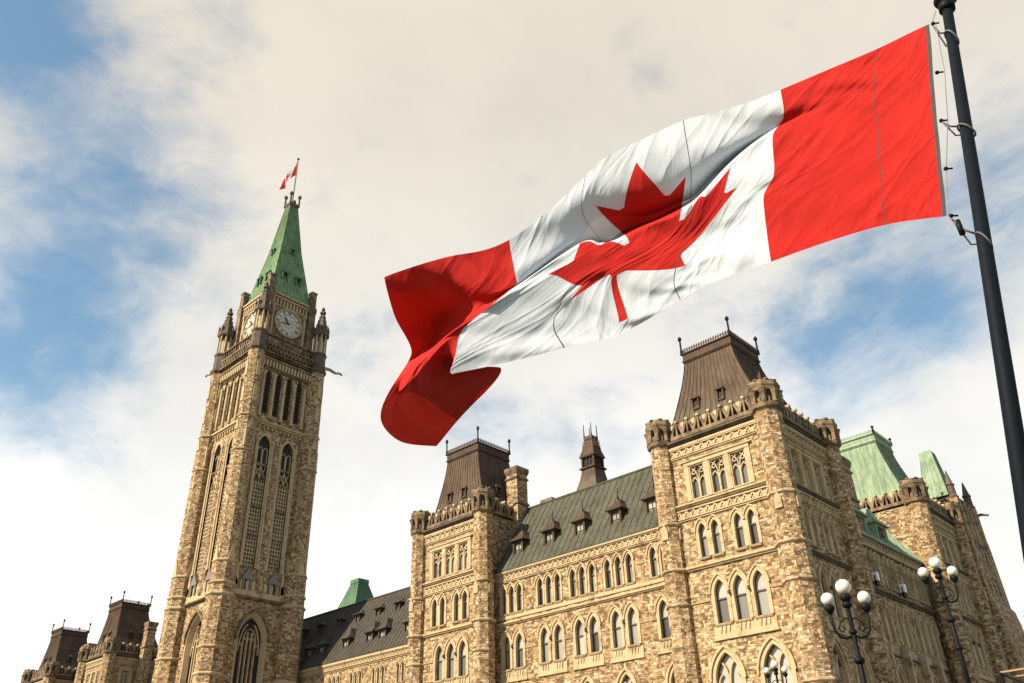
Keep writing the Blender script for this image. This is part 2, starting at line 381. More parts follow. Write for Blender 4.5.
def make_lancet(name, w, h, t, split=.55, lo='glass_lo', hi='glass_hi', hood=True, sash=True):
    inner, outer = arch(w, h), arch_off(w, h, t)
    mb = MB(); surround(mb, inner, outer)
    if hood:
        o2 = arch_off(w, h, t+.07); o1 = arch_off(w, h, t-.01); n = len(o1)
        F = LOCAL; idx = list(range(2, n)); vs = []
        for i in idx: vs += [F.p(*o1[i], .045), F.p(*o1[i], .12), F.p(*o2[i], .12), F.p(*o2[i], -.02)]
        mb.add(vs, [(4*q+a, 4*q+a+1, 4*q+a+5, 4*q+a+4) for q in range(len(idx)-1) for a in range(3)])
    root = mb.build(name, 'dressed')
    pm = pane_mesh(inner, h*split, -.24).build('pane', [lo, hi], root)
    if sash:
        fb = MB(); ring_bar(fb, inner, .045, -.235, -.17); fb.fbox(LOCAL, -w/2, w/2, h*split-.035, h*split+.035, -.236, -.165)
        fb.build('sash', 'frame', root)
    sb = MB(); sb.loft([[LOCAL.p(u, z, d) for z, d in ((-.14, -.02), (-.14, .10), (-.06, .15), (.0, .02), (.0, -.26), (-.05, -.26))] for u in (-w/2-t*.7, w/2+t*.7)])
    sb.build('sill', 'dressed', root)
    return root
def make_tracery(w, h):
    """square-headed window of two small lights under carved tracery"""
    inner = rectp(w, h); mb = MB(); F = LOCAL; z1 = h*.56
    mb.fbox(F, -.055, .055, 0, z1+.05, -.22, -.05)
    for sgn in (-1, 1):
        c = sgn*w/4; a = arch(w/2-.1, h*.62, u=c); o = arch_off(w/2-.1, h*.62, .06, u=c)
        n = len(a); vs = [F.p(*q, -.06) for q in a]+[F.p(*q, -.06) for q in o]+[F.p(*q, -.2) for q in a]
        mb.add(vs, [f for i in range(1, n) for j in [(i+1) % n] for f in ((i, j, n+j, n+i), (2*n+i, 2*n+j, j, i))])
        q = h*.80                                               # quatrefoil ring over each light
        rr = w*.14; ring = [(c+rr*math.cos(2*PI*i/12), q+rr*math.sin(2*PI*i/12)) for i in range(12)]
        r2 = [(c+rr*.58*math.cos(2*PI*i/12), q+rr*.58*math.sin(2*PI*i/12)) for i in range(12)]
        mb.add([F.p(*p_, -.06) for p_ in ring]+[F.p(*p_, -.06) for p_ in r2]+[F.p(*p_, -.2) for p_ in r2], [f for i in range(12) for j in [(i+1) % 12] for f in ((i, j, 12+j, 12+i), (12+i, 12+j, 24+j, 24+i))])
        mb.fbar(F, (c-w*.24, h*.99), (c, q+rr), .05, -.2, -.062); mb.fbar(F, (c+w*.24, h*.99), (c, q+rr), .05, -.2, -.064)
        mb.fbar(F, (c-w*.22, h*.60), (c-rr, q), .05, -.2, -.066); mb.fbar(F, (c+w*.22, h*.60), (c+rr, q), .05, -.2, -.068)
    root = mb.build('tracery_window', 'dressed')
    pane_mesh(inner, h*.3, -.19).build('pane', ['glass_lo', 'glass_lo'], root)
    fb = MB(); ring_bar(fb, rectp(w-.001, h-.001), .07, -.2, .03); fb.build('frame', 'dressed', root)
    return root
def make_arched(w, h, t, name='arched_window'):
    """wide pointed window with Y tracery"""
    inner, outer = arch(w, h, 1.1, 9), arch_off(w, h, t, 1.1, 9); mb = MB(); surround(mb, inner, outer)
    o2 = arch_off(w, h, t+.10, 1.1, 9); o1 = arch_off(w, h, t-.01, 1.1, 9); n = len(o1); F = LOCAL; vs = []
    for i in range(2, n): vs += [F.p(*o1[i], .045), F.p(*o1[i], .14), F.p(*o2[i], .14), F.p(*o2[i], -.02)]
    mb.add(vs, [(4*q+a, 4*q+a+1, 4*q+a+5, 4*q+a+4) for q in range(n-3) for a in range(3)])
    zs = h*.52; mb.fbox(F, -.06, .06, 0, zs+.02, -.24, -.08)
    for sgn in (-1, 1):
        pts = [(sgn*w*.30*(1-math.cos(k*.26)), zs + h*.36*math.sin(k*.26)/.997) for k in range(6)]
        for a, b in zip(pts[:-1], pts[1:]): mb.fbar(F, a, b, .09, -.24, -.082-.001*sgn)
        pts = [(sgn*(w*.25+w*.22*math.cos(k*.3)), zs-.1 + h*.22*math.sin(k*.3)) for k in range(6)]
        for a, b in zip(pts[:-1], pts[1:]): mb.fbar(F, a, b, .06, -.24, -.09-.001*sgn)
    root = mb.build(name, 'dressed')
    pane_mesh(inner, h*.45, -.245).build('pane', ['glass_lo', 'glass_hi'], root)
    fb = MB(); ring_bar(fb, inner, .06, -.244, -.15); fb.build('sash', 'frame', root)
    return root
PROTO = []
def proto(o): PROTO.append(o); return o
W_UP = proto(make_lancet('lancet_window', .44, 1.72, .13, .62))
W_PAIR = proto(make_lancet('lancet_window', .46, 1.86, .17, .6))
W_MID = proto(make_lancet('lancet_window', .70, 2.22, .20, .56))
W_MIDW = proto(make_lancet('lancet_window', .62, 2.06, .19, .54))
W_SLIM = proto(make_lancet('lancet_window', .27, 1.45, .09, .6, 'glass_dk', 'glass_dk', True, False))
W_TRAC = proto(make_tracery(1.0, 2.02))
W_ARCH = proto(make_arched(1.42, 3.6, .22))
W_ARCHS = proto(make_arched(.95, 3.0, .18))
used = set()
def put(kind, par, F, u, z):
    """place a window of a kind on a facade; the first use takes the prototype itself"""
    rz = math.atan2(F.u.y, F.u.x); loc = F.p(u, z, 0)
    if kind.name not in used:
        used.add(kind.name); kind.parent = par; kind.location = loc - WPOS[par.name]; kind.rotation_euler = (0, 0, rz); WPOS[kind.name] = loc; return kind
    return dup(kind, par, loc, rz)
HOLE = {}
for k, (w, h, kk, n) in {W_UP: (.44, 1.72, 1.25, 7), W_PAIR: (.46, 1.86, 1.25, 7), W_MID: (.70, 2.22, 1.25, 7), W_MIDW: (.62, 2.06, 1.25, 7), W_SLIM: (.27, 1.45, 1.25, 7), W_ARCH: (1.42, 3.6, 1.1, 9), W_ARCHS: (.95, 3.0, 1.1, 9)}.items():
    HOLE[k.name] = (lambda w, h, kk, n: (lambda u, z: arch(w+.004, h+.004, kk, n, u, z)))(w, h, kk, n)
HOLE[W_TRAC.name] = lambda u, z: rectp(1.004, 2.024, u, z)
def facade(mb, par, F, u0, u1, z0, z1, wins):
    mb.wall(F, u0, u1, z0, z1, [HOLE[k.name](u, z) for k, u, z in wins])
    for k, u, z in wins: put(k, par, F, u, z)

# ------------------------------------------------------------------ ground
GZ = -1.7
def ground():
    m, nt, b = newmat('lawn'); g = nt.n('ShaderNodeNewGeometry').outputs['Position']
    nt.l(nt.mix(nt.noise(g, 1.5, 8, .7), (.035, .055, .018), (.085, .10, .04)), b.inputs['Base Color']); b.inputs['Roughness'].default_value = .95
    mb = MB(); mb.add([(-2500,-2500,GZ),(2500,-2500,GZ),(2500,2500,GZ),(-2500,2500,GZ)], [(0,1,2,3)])
    tag(mb.build('lawn', m), kind='structure')
    m, nt, b = newmat('paving'); g = nt.n('ShaderNodeNewGeometry').outputs['Position']
    br = nt.n('ShaderNodeTexBrick'); nt.l(g, br.inputs[0]); br.inputs['Scale'].default_value = 1; br.inputs['Color1'].default_value = (.30, .27, .23, 1); br.inputs['Color2'].default_value = (.37, .34, .29, 1); br.inputs['Mortar'].default_value = (.16, .15, .13, 1)
    br.inputs['Brick Width'].default_value = 1.2; br.inputs['Row Height'].default_value = .6
    nt.l(nt.mix(nt.noise(g, .8, 6), br.outputs[0], (.24, .21, .18)), b.inputs['Base Color']); b.inputs['Roughness'].default_value = .85
    mb = MB(); mb.box(-140, 14, 24, 38.8, GZ-.2, GZ+.12)
    tag(mb.build('pavement', m), kind='structure')
    m, nt, b = newmat('asphalt'); g = nt.n('ShaderNodeNewGeometry').outputs['Position']
    nt.l(nt.mix(nt.noise(g, 30, 4), (.04, .04, .042), (.065, .063, .06)), b.inputs['Base Color']); b.inputs['Roughness'].default_value = .9
    mb = MB(); mb.box(-15, -6.6, 38.9, 110, GZ-.2, GZ+.004); mb.box(-140, 14, 16.5, 23.9, GZ-.2, GZ+.004)
    tag(mb.build('road', m), kind='structure')
ground()

# ------------------------------------------------------------------ parliament building
def corner_turret(B, cx, cy, ztop=21.72, zb=GZ, k=1.):
    mb = MB()
    mb.oct(cx, cy, [(zb, .80*k), (3.0, .80*k), (3.2, .74*k), (9.0, .74*k), (9.2, .70*k), (12.72, .70*k)]); mb.oct(cx, cy, [(12.9, .67*k), (15.25, .67*k)]); mb.oct(cx, cy, [(15.45, .64*k), (20.0, .64*k)])
    t = mb.build('corner_turret', 'rubble', B)
    tr = MB()
    for z, r in ((12.8, .75*k), (15.35, .71*k), (6.35, .79*k), (10.95, .735*k)): tr.oct(cx, cy, [(z-.12, r-.06), (z-.03, r+.05), (z+.05, r+.05), (z+.14, r-.12)])
    for i in range(0, 8, 2):      # little gablets where the shaft steps in
        a = PI/4*i; d = Vector((math.cos(a), math.sin(a), 0)); sd_ = Vector((-d.y, d.x, 0)); c = Vector((cx, cy, 0))
        F = Fr(c + d*.67*k, sd_, d); tr.fprism(F, [(-.2, 14.5), (.2, 14.5), (.2, 15.0), (0, 15.4), (-.2, 15.0)], -.05, .08)
    tr.build('turret_band', 'dressed_mid', t)
    cp = MB(); z = 20.0
    cp.oct(cx, cy, [(z, .64*k), (z+.12, .78*k), (z+.30, .81*k), (z+.36, .75*k)])
    cp.oct(cx, cy, [(z+.36, .54*k), (z+1.3, .54*k)], mi=1)
    for i in range(8):
        a = PI/4*i + PI/8; r = .74*k/math.cos(PI/8)-.07; x, y = cx+r*math.cos(a), cy+r*math.sin(a)
        cp.oct(x, y, [(z+.36, .14), (z+.46, .125), (z+.85, .125), (z+1.05, .18), (z+1.16, .23)], 6)
        a = PI/4*i; x, y = cx+.62*k*math.cos(a), cy+.62*k*math.sin(a); cp.oct(x, y, [(z+.36, .09), (z+.68, .10), (z+.74, .02)], 6)
    cp.oct(cx, cy, [(z+1.12, .74*k), (z+1.3, .77*k), (z+1.38, .81*k), (z+1.54, .81*k), (z+1.6, .76*k), (ztop, .74*k)])
    for i in range(8):
        a = PI/4*i; x, y = cx+.69*k*math.cos(a), cy+.69*k*math.sin(a); cp.oct(x, y, [(ztop-.02, .12), (ztop+.06, .12), (ztop+.10, .03)], 6)
    cp.build('turret_cap', ['dressed_dark', 'soot_and_shade'], t)
    return t
def mansard(B, cx, cy, b, t, top_c, z0=20.5, z1=25.6, mat='brown_copper', crest='brown_plain', expo=1.3, nr=15, finials=True, dorms=True, fs=1.):
    """steep concave roof: base half-extents b, top half-extents t, top centre top_c"""
    def lp(k, off=0.):
        e = (1-k)**expo; x = top_c[0]+(cx-top_c[0])*e; y = top_c[1]+(cy-top_c[1])*e
        return x, y, t[0]+(b[0]-t[0])*e+off, t[1]+(b[1]-t[1])*e+off, z0+(z1-z0)*k
    K = [i/9 for i in range(10)]; mb = MB(); loops = []
    for k in K:
        x, y, a, c, z = lp(k); loops.append([(x-a,y-c,z),(x+a,y-c,z),(x+a,y+c,z),(x-a,y+c,z)])
    mb.loft(loops)
    for i in range(nr+1):                                   # standing seams
        f = -1+2*i/nr; 
        for side in range(4):
            pts = []
            for k in K:
                x, y, a, c, z = lp(k, .012)
                pts.append([(x+f*a, y-c, z), (x+a, y+f*c, z), (x+f*a, y+c, z), (x-a, y+f*c, z)][side])
            mb.tube(pts, .028, 4)
    roof = mb.build('mansard_roof', mat, B)
    x, y, a, c, z = lp(1); cr = MB()
    cr.rects(x, y, [(z-.02, a+.05, c+.05), (z+.1, a+.13, c+.13), (z+.2, a+.06, c+.06), (z+.55, a+.06, c+.06), (z+.6, a+.15, c+.15), (z+.68, a+.15, c+.15)])
    nb = max(8, int(a*2/.17))
    for i in range(nb+1):
        for sx in (-1, 1):
            u = x-a+2*a*i/nb; cr.box(u-.03, u+.03, y+sx*(c+.08)-.025, y+sx*(c+.08)+.025, z+.67, z+.98)
    nb = max(8, int(c*2/.17))
    for i in range(nb+1):
        for sx in (-1, 1):
            u = y-c+2*c*i/nb; cr.box(x+sx*(a+.08)-.025, x+sx*(a+.08)+.025, u-.03, u+.03, z+.67, z+.98)
    for sx in (-1, 1):
        cr.box(x-a-.1, x+a+.1, y+sx*(c+.08)-.02, y+sx*(c+.08)+.02, z+.82, z+.87); cr.box(x+sx*(a+.08)-.018, x+sx*(a+.08)+.018, y-c-.1, y+c+.1, z+.822, z+.868)
    cr.build('cresting', crest, roof)
    if finials:
        for sx in (-1, 1):
            for sy in (-1, 1):
                fm = MB(); X, Y = x+sx*(a+.08), y+sy*(c+.08)
                fm.oct(X, Y, [(z+.6, .09), (z+.9, .075), (z+.95, .05), (z+.95+.75*fs, .05), (z+.98+.8*fs, .10), (z+1.05+.9*fs, .10), (z+1.1+.95*fs, .04)], 6); fm.build('finial', 'iron', roof)
    if dorms:
        for side, fs_ in ((0, (-.42, .22)), (1, (-.3, .3))):
            for f in fs_:
                k = .34; x, y, a, c, z = lp(k); x2, y2, a2, c2, z2 = lp(k+.14)
                if side == 0: F = Fr((x+f*a, y-c-.10, 0), (1,0,0), (0,-1,0)); dep = (c-c2)+.2-(y-y2)*-1
                else: F = Fr((x+a+.10, y+f*c, 0), (0,1,0), (1,0,0))
                dm = MB(); dm.fbox(F, -.24, -.16, z-.1, z+.62, -.7, .0); dm.fbox(F, .16, .24, z-.1, z+.62, -.7, .0); dm.fbox(F, -.15, .15, z-.1, z, -.7, -.003)
                dm.fbox(F, -.158, .158, z, z+.6, -.6, -.12, 1)
                dm.loft([[F.p(-.30, z+.6, .06), F.p(.30, z+.6, .06), F.p(.30, z+.6, -.75), F.p(-.30, z+.6, -.75)], [F.p(-.06, z+1.05, -.3), F.p(.06, z+1.05, -.3), F.p(.06, z+1.05, -.75), F.p(-.06, z+1.05, -.75)], [F.p(-.015, z+1.75, -.34), F.p(.015, z+1.75, -.34), F.p(.015, z+1.75, -.37), F.p(-.015, z+1.75, -.37)]])
                dm.build('roof_vent', ['brown_plain' if mat != 'green' else 'green_dark', 'void'], roof)
    return roof
def parapet(mb, F, u0, u1, z0=20.32):
    """carved parapet: a row of V-shaped stones with pale knobs"""
    n = max(3, round((u1-u0)/.78)); p = (u1-u0)/n
    mb.fbox(F, u0, u1, z0, z0+.22, -.3, .10); mb.fbox(F, u0, u1, z0+.22, z0+.95, -.42, -.30, 2)
    for i in range(n):
        u = u0+p*(i+.5)
        mb.fprism(F, [(u-.06, z0+.2), (u+.06, z0+.2), (u+p*.40, z0+.88), (u+p*.26, z0+.95), (u, z0+.55), (u-p*.26, z0+.95), (u-p*.40, z0+.88)], -.30, .06, 0)
        mb.fprism(F, [(u-.17, z0+.92), (u, z0+.60), (u+.17, z0+.92), (u+.1, z0+1.0), (u-.1, z0+1.0)], -.28, -.02, 1)
        mb.fbox(F, u-p*.5-.055, u-p*.5+.055, z0+.2, z0+1.02, -.28, .08, 0); mb.fbox(F, u-p*.5-.09, u-p*.5+.09, z0+1.02, z0+1.15, -.30, .13, 1)
def pavilion(B, cx, cy, hx=3.475, hy=3.55, faces='SE', roof='brown_copper', base=None, top=None, topc=None, low=True, crest='brown_plain', dorms=True, turrets=((-1,-1),(1,-1),(1,1),(-1,1)), ks={}):
    walls = MB()
    Z1 = 20.2
    def win_list(F, c, mirror=1):
        L = [(W_TRAC, c-1.30, 16.5), (W_TRAC, c+.0, 16.5), (W_TRAC, c+1.30, 16.5)]
        for o in (-1.38, -.58, .82, 1.62): L.append((W_PAIR, c+o-.12, 13.28))
        for o in (-1.13, .0, 1.13): L.append((W_MID, c+o+.18, 9.75))
        if low:
            for o in (-1.33, 1.33): L.append((W_ARCH, c+o+.15, 4.75))
        return L
    for nm, F, c, half in (('S', FS(cy-hy), cx, hx), ('E', FE(cx+hx), cy, hy), ('N', FN(cy+hy), -cx, hx), ('W', FWst(cx-hx), -cy, hy)):
        trim = MB(); fr = MB(); pp = MB()
        if nm in faces:
            L = win_list(F, c); facade(walls, B, F, c-half, c+half, GZ, Z1, L)
            a, b_ = c-half+.5, c+half-.5
            # dressed panel round the tracery windows, sill and aprons
            for u in (-.65, .65): trim.fbox(F, c+u-.15, c+u+.15, 16.5, 18.52, -.2, .07)
            for u in (-1.95, 1.95): trim.fbox(F, c+u-.14, c+u+.14, 16.5, 18.52, -.05, .07)
            trim.fbox(F, c-2.09, c+2.09, 18.523, 18.75, -.05, .10); trim.fbox(F, c-2.25, c+2.25, 18.75, 18.84, -.05, .17)
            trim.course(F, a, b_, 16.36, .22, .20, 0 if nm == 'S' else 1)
            fr.frieze(F, a, b_, 15.55, 16.08, .46); fr.frieze(F, a, b_, 19.22, 19.72, .5)
            trim.course(F, a, b_, 15.48, .1, .10); trim.course(F, a, b_, 19.16, .1, .09)
            trim.fbox(F, a, b_, 19.722, 19.86, -.02, .16); trim.course(F, a, b_, 20.14, .24, .34, 1)
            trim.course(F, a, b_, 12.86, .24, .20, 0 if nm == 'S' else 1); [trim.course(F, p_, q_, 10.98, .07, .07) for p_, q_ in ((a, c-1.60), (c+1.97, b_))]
            trim.fbox(F, c-1.6, c+1.95, 9.02, 9.61, -.02, .045); trim.fbox(F, c-1.65, c+2.0, 8.93, 9.017, -.02, .10)
            for o in (-.95, .18, 1.31):
                for q in (-.24, 0, .24): trim.fprism(F, [(c+o+q-.09, 9.57), (c+o+q, 9.22), (c+o+q+.09, 9.57)], .04, .10)
            for o in (-.385, .745):     # carved boss between the arches
                trim.fprism(F, [(c+o-.07, 11.15), (c+o, 11.05), (c+o+.07, 11.15), (c+o, 11.28)], .03, .22, 1)
            [trim.course(F, p_, q_, 6.35, .12, .12) for p_, q_ in ((a, c-2.15), (c-.2, c+.48), (c+2.45, b_))]
            parapet(pp, F, a, b_)
        else:
            walls.wall(F, c-half, c+half, GZ, Z1, []); parapet(pp, F, c-half+.5, c+half-.5)
        if nm in faces: trim.build('stone_moulding', ['dressed', 'soot_and_shade'], B); fr.build('carved_frieze', 'dressed', B)
        pp.build('parapet', ['dressed_dark', 'dressed', 'soot_and_shade'], B)
    walls.build('pavilion_wall', 'rubble', B)
    for sx, sy in turrets: corner_turret(B, cx+sx*hx, cy+sy*hy, k=ks.get((sx, sy), 1.))
    b = base or (hx-.45, hy-.45); t = top or (1.62, 1.62)
    mansard(B, cx, cy-.0, b, t, topc or (cx, cy-.9), mat=roof, crest=crest, dorms=dorms, fs=.15 if roof == 'green' else .85)

def dormer(B, F, z, w=.98, h=1.3, dep=2.4, mat='brown_plain', roofh=.85, pane='glass_hi', name='dormer', fin=True):
    """a dormer whose front lies in frame F at u=0; body runs back into the roof"""
    mb = MB(); t = w*.16
    mb.fbox(F, -w/2, -w/2+t, z, z+h, -dep, 0); mb.fbox(F, w/2-t, w/2, z, z+h, -dep, 0)
    mb.fbox(F, -w/2+t, w/2-t, z, z+.10, -dep, -.002); mb.fbox(F, -w/2+t, w/2-t, z+h-.12, z+h, -dep, -.002)
    o = mb.build(name, mat, B)
    pm = MB(); pm.fbox(F, -w/2+t+.002, w/2-t-.002, z+.102, z+h-.122, -.5, -.16); pm.build('pane', pane, o)
    sm = MB(); sm.fbox(F, -.025, .025, z+.1, z+h-.12, -.159, -.11); sm.fbox(F, -w/2+t, w/2-t, z+h*.55-.025, z+h*.55+.02, -.158, -.112); sm.build('sash', 'frame', o)
    rf = MB(); e = .16; a = w/2+e; zz = z+h+.003
    rf.loft([[F.p(-a, zz, e+.02), F.p(a, zz, e+.02), F.p(a, zz, -dep), F.p(-a, zz, -dep)], [F.p(-a, zz+.07, e+.02), F.p(a, zz+.07, e+.02), F.p(a, zz+.07, -dep), F.p(-a, zz+.07, -dep)],
             [F.p(-a*.55, zz+roofh*.45, -.22), F.p(a*.55, zz+roofh*.45, -.22), F.p(a*.55, zz+roofh*.45, -dep), F.p(-a*.55, zz+roofh*.45, -dep)],
             [F.p(-.04, zz+roofh, -.5), F.p(.04, zz+roofh, -.5), F.p(.04, zz+roofh, -dep), F.p(-.04, zz+roofh, -dep)]])
    rf.build('dormer_roof', mat, o)
    if fin:
        fm = MB(); c = F.p(0, zz+roofh-.08, -.5); fm.oct(c.x, c.y, [(c.z, .06), (c.z+.2, .05), (c.z+.25, .025), (c.z+.8, .015)], 6); fm.build('finial', 'iron', o)
    return o
def gable_roof(B, x0, x1, y0, y1, ze, zr, mat, seam=.52, axis='x', over=.22):
    """pitched sheet roof with standing seams along its length"""
    mb = MB(); ym = (y0+y1)/2
    def P(u, v, z): return (u, v, z) if axis == 'x' else (v, u, z)
    sl = (zr-ze)/(ym-y0); zo = ze-over*sl*.25
    mb.loft([[P(u, y0-over, ze-.16), P(u, y0-over, ze-.03), P(u, ym, zr), P(u, y1+over, ze-.03), P(u, y1+over, ze-.16)] for u in (x0, x1)])
    n = int((x1-x0)/seam)
    for i in range(n+1):
        u = x0+.1+i*seam
        if u > x1-.05: break
        for a, b in (((u, y0-over, ze-.01), (u, ym, zr+.02)), ((u, y1+over, ze-.01), (u, ym, zr+.02))): mb.tube([P(*a), P(*b)], .033, 4)
    mb.tube([P(x0, ym, zr+.03), P(x1, ym, zr+.03)], .09, 6)
    return mb.build('wing_roof', mat, B)

B = thing('parliament_building', 'long sandstone Gothic Revival building with brown mansard roofed pavilions right of the clock tower', 'building', (-55, 44, GZ))
# corner pavilion, middle pavilion, their copies beyond the tower, and the green-roofed one on the east front
pavilion(B, -21.775, 43.575, 3.475, 3.575, 'SE', base=(3.35, 3.1), top=(1.62, 1.62), topc=(-21.85, 42.7), ks={(1, -1): 1.05, (1, 1): .96, (-1, -1): .92})
pavilion(B, -43.35, 43.4, 3.25, 3.4, 'S', base=(2.9, 2.8), top=(1.62, 1.62), topc=(-43.3, 42.7), ks={(1, -1): .98, (-1, -1): .90})
pavilion(B, -21.775, 64.4, 3.475, 3.5, 'E', 'green', base=(3.0, 3.0), top=(3.2, 1.55), topc=(-23.4, 63.0), low=True, crest='green', dorms=False)
pavilion(B, -104.3, 45.2, 3.25, 3.4, 'SE', low=False)
pavilion(B, -122.6, 45.8, 3.45, 3.4, 'SE', low=False)

# main wing between the two pavilions
def main_wing():
    F = FS(41.0); w = MB(); tr = MB(); fz = MB(); L = []
    U = [-39.19, -38.5, -37.81, -36.0, -35.27, -34.54, -33.30, -32.54, -31.78, -30.58, -29.78, -28.99, -27.27, -26.52]
    L += [(W_UP, u, 13.24) for u in U]
    Mi = [-39.03, -37.92, -35.8, -34.68, -33.03, -31.92, -30.27, -29.13, -26.96]
    L += [(W_MIDW, u, 9.82) for u in Mi]
    L += [(W_ARCHS, u, 5.35) for u in (-38.4, -35.3, -32.66, -29.9, -26.5)]
    x0, x1 = -40.1, -25.25; facade(w, B, F, x0, x1, GZ, 16.1, L)
    fz.frieze(F, x0, x1, 15.33, 15.83, .42); tr.fbox(F, x0, x1, 15.833, 16.02, -.02, .20); tr.course(F, x0, x1, 15.27, .1, .10)
    tr.course(F, x0, x1, 12.66, .2, .17); tr.fbox(F, x0, x1, 12.86, 13.08, -.02, .06)
    [tr.course(F, p_, q_, 10.9, .06, .06) for p_, q_ in ((x0, -39.6), (-37.38, -36.35), (-34.15, -33.58), (-31.36, -30.82), (-28.58, -27.5), (-26.45, x1))]; tr.course(F, x0, x1, 6.35-.5, .1, .1) if False else None; [tr.course(F, p_, q_, 14.2, .05, .03) for p_, q_ in ((-37.45, -36.37), (-34.17, -33.66), (-31.42, -30.93), (-28.63, -27.63))]
    for a, b in ((-39.6, -37.35), (-36.4, -34.1), (-33.6, -31.35), (-30.85, -28.55), (-27.6, -26.3)):
        tr.fbox(F, a, b, 9.12, 9.68, -.02, .045); tr.fbox(F, a-.05, b+.05, 9.03, 9.117, -.02, .10)
    for m_ in Mi:
        for q in (-.2, 0, .2): tr.fprism(F, [(m_+q-.08, 9.63), (m_+q, 9.3), (m_+q+.08, 9.63)], .04, .09)
    for m_ in (-38.47, -35.24, -32.47, -29.7, -26.4): tr.fprism(F, [(m_-.07, 11.1), (m_, 11.0), (m_+.07, 11.1), (m_, 11.22)], .0, .2, 1)
    w.wall(FN(47), -x1, -x0, GZ, 16.1, [])
    w.build('wing_wall', 'rubble', B); tr.build('stone_moulding', ['dressed', 'soot_and_shade'], B); fz.build('carved_frieze', 'dressed', B)
    gable_roof(B, x0+.3, x1-.3, 41, 47.1, 16.1, 21.2, 'seam_roof')
    for x in (-38.25, -35.47, -32.89, -30.02, -27.3): dormer(B, Fr((x, 41.42, 0), (1,0,0), (0,-1,0)), 16.72, .92, 1.28)
    # lantern on the ridge
    lm = MB(); cx, cy = -34.25, 45.15
    lm.rects(cx, cy, [(17.5, 1.05, 1.05), (21.2, .98, .98), (21.6, .84, .88), (22.2, .68, .68), (22.95, .56, .56)]); lm.rects(cx, cy, [(22.95, .68, .68), (23.06, .70, .70), (23.12, .55, .55)])
    o = lm.build('ridge_lantern', 'brown_copper', B)
    lv = MB(); lv.rects(cx, cy, [(23.10, .44, .44), (23.80, .44, .44)])
    lv.build('louvre', 'void', o)
    pm = MB()
    for sx in (-1, 1):
        for sy in (-1, 1): pm.box(cx+sx*.5-.07, cx+sx*.5+.07, cy+sy*.5-.07, cy+sy*.5+.07, 23.10, 23.80)
    for k in (-.16, .16):
        for s_ in (-1, 1): pm.box(cx+k-.035, cx+k+.035, cy+s_*.48-.03, cy+s_*.48+.03, 23.10, 23.80); pm.box(cx+s_*.48-.03, cx+s_*.48+.03, cy+k-.035, cy+k+.035, 23.10, 23.80)
    for q in range(5):
        z = 23.20+q*.125
        for s_ in (-1, 1): pm.box(cx-.47, cx+.47, cy+s_*.46-.015, cy+s_*.46+.015, z, z+.03); pm.box(cx+s_*.46-.015, cx+s_*.46+.015, cy-.47, cy+.47, z+.001, z+.031)
    pm.build('louvre_frame', 'brown_plain', o)
    rm = MB(); rm.rects(cx, cy, [(23.80, .62, .62), (23.90, .68, .68), (23.98, .61, .61), (24.40, .47, .47), (25.20, .31, .31), (25.22, .37, .37), (25.45, .38, .38), (25.50, .33, .33)])
    for i in range(7):
        f = -1+2*i/6
        for s_ in (-1, 1):
            rm.tube([(cx+f*.61, cy+s_*.615, 23.99), (cx+f*.47, cy+s_*.475, 24.40), (cx+f*.31, cy+s_*.315, 25.20)], .022, 4); rm.tube([(cx+s_*.615, cy+f*.61, 23.99), (cx+s_*.475, cy+f*.47, 24.40), (cx+s_*.47, cy+f*.31, 25.20)], .022, 4)
    rm.build('lantern_roof', 'brown_copper', o)
    for sx in (-1, 1):
        for sy in (-1, 1):
            f = MB(); f.oct(cx+sx*.33, cy+sy*.33, [(25.48, .05), (25.70, .035), (26.45, .02)], 6); f.build('finial', 'iron', o)
def chimney(B, x0, x1, y0, y1, z0, z1):
    mb = MB(); mb.box(x0, x1, y0, y1, z0, z1-.5)
    o = mb.build('chimney', 'rubble', B)
    t = MB(); cx, cy, hx, hy = (x0+x1)/2, (y0+y1)/2, (x1-x0)/2, (y1-y0)/2
    t.rects(cx, cy, [(z1-.95, hx+.005, hy+.005), (z1-.9, hx+.08, hy+.08), (z1-.8, hx+.08, hy+.08), (z1-.72, hx+.01, hy+.01)])
    t.rects(cx, cy, [(z1-.5, hx+.04, hy+.04), (z1-.2, hx+.12, hy+.12), (z1, hx+.1, hy+.1), (z1+.05, hx-.1, hy-.1)])
    t.rects(cx, cy, [(z1-2.9, hx+.01, hy+.01), (z1-2.86, hx+.1, hy+.1), (z1-2.76, hx+.1, hy+.1), (z1-2.6, hx+.01, hy+.01)])
    t.build('chimney_cap', 'dressed_dark', o)
main_wing()
chimney(B, -40.65, -39.6, 43.0, 44.1, 16, 24.3)
chimney(B, -38.9, -38.0, 44.9, 45.7, 19.5, 21.9)
chimney(B, -26.3, -25.0, 46.6, 47.8, 18, 24.0)

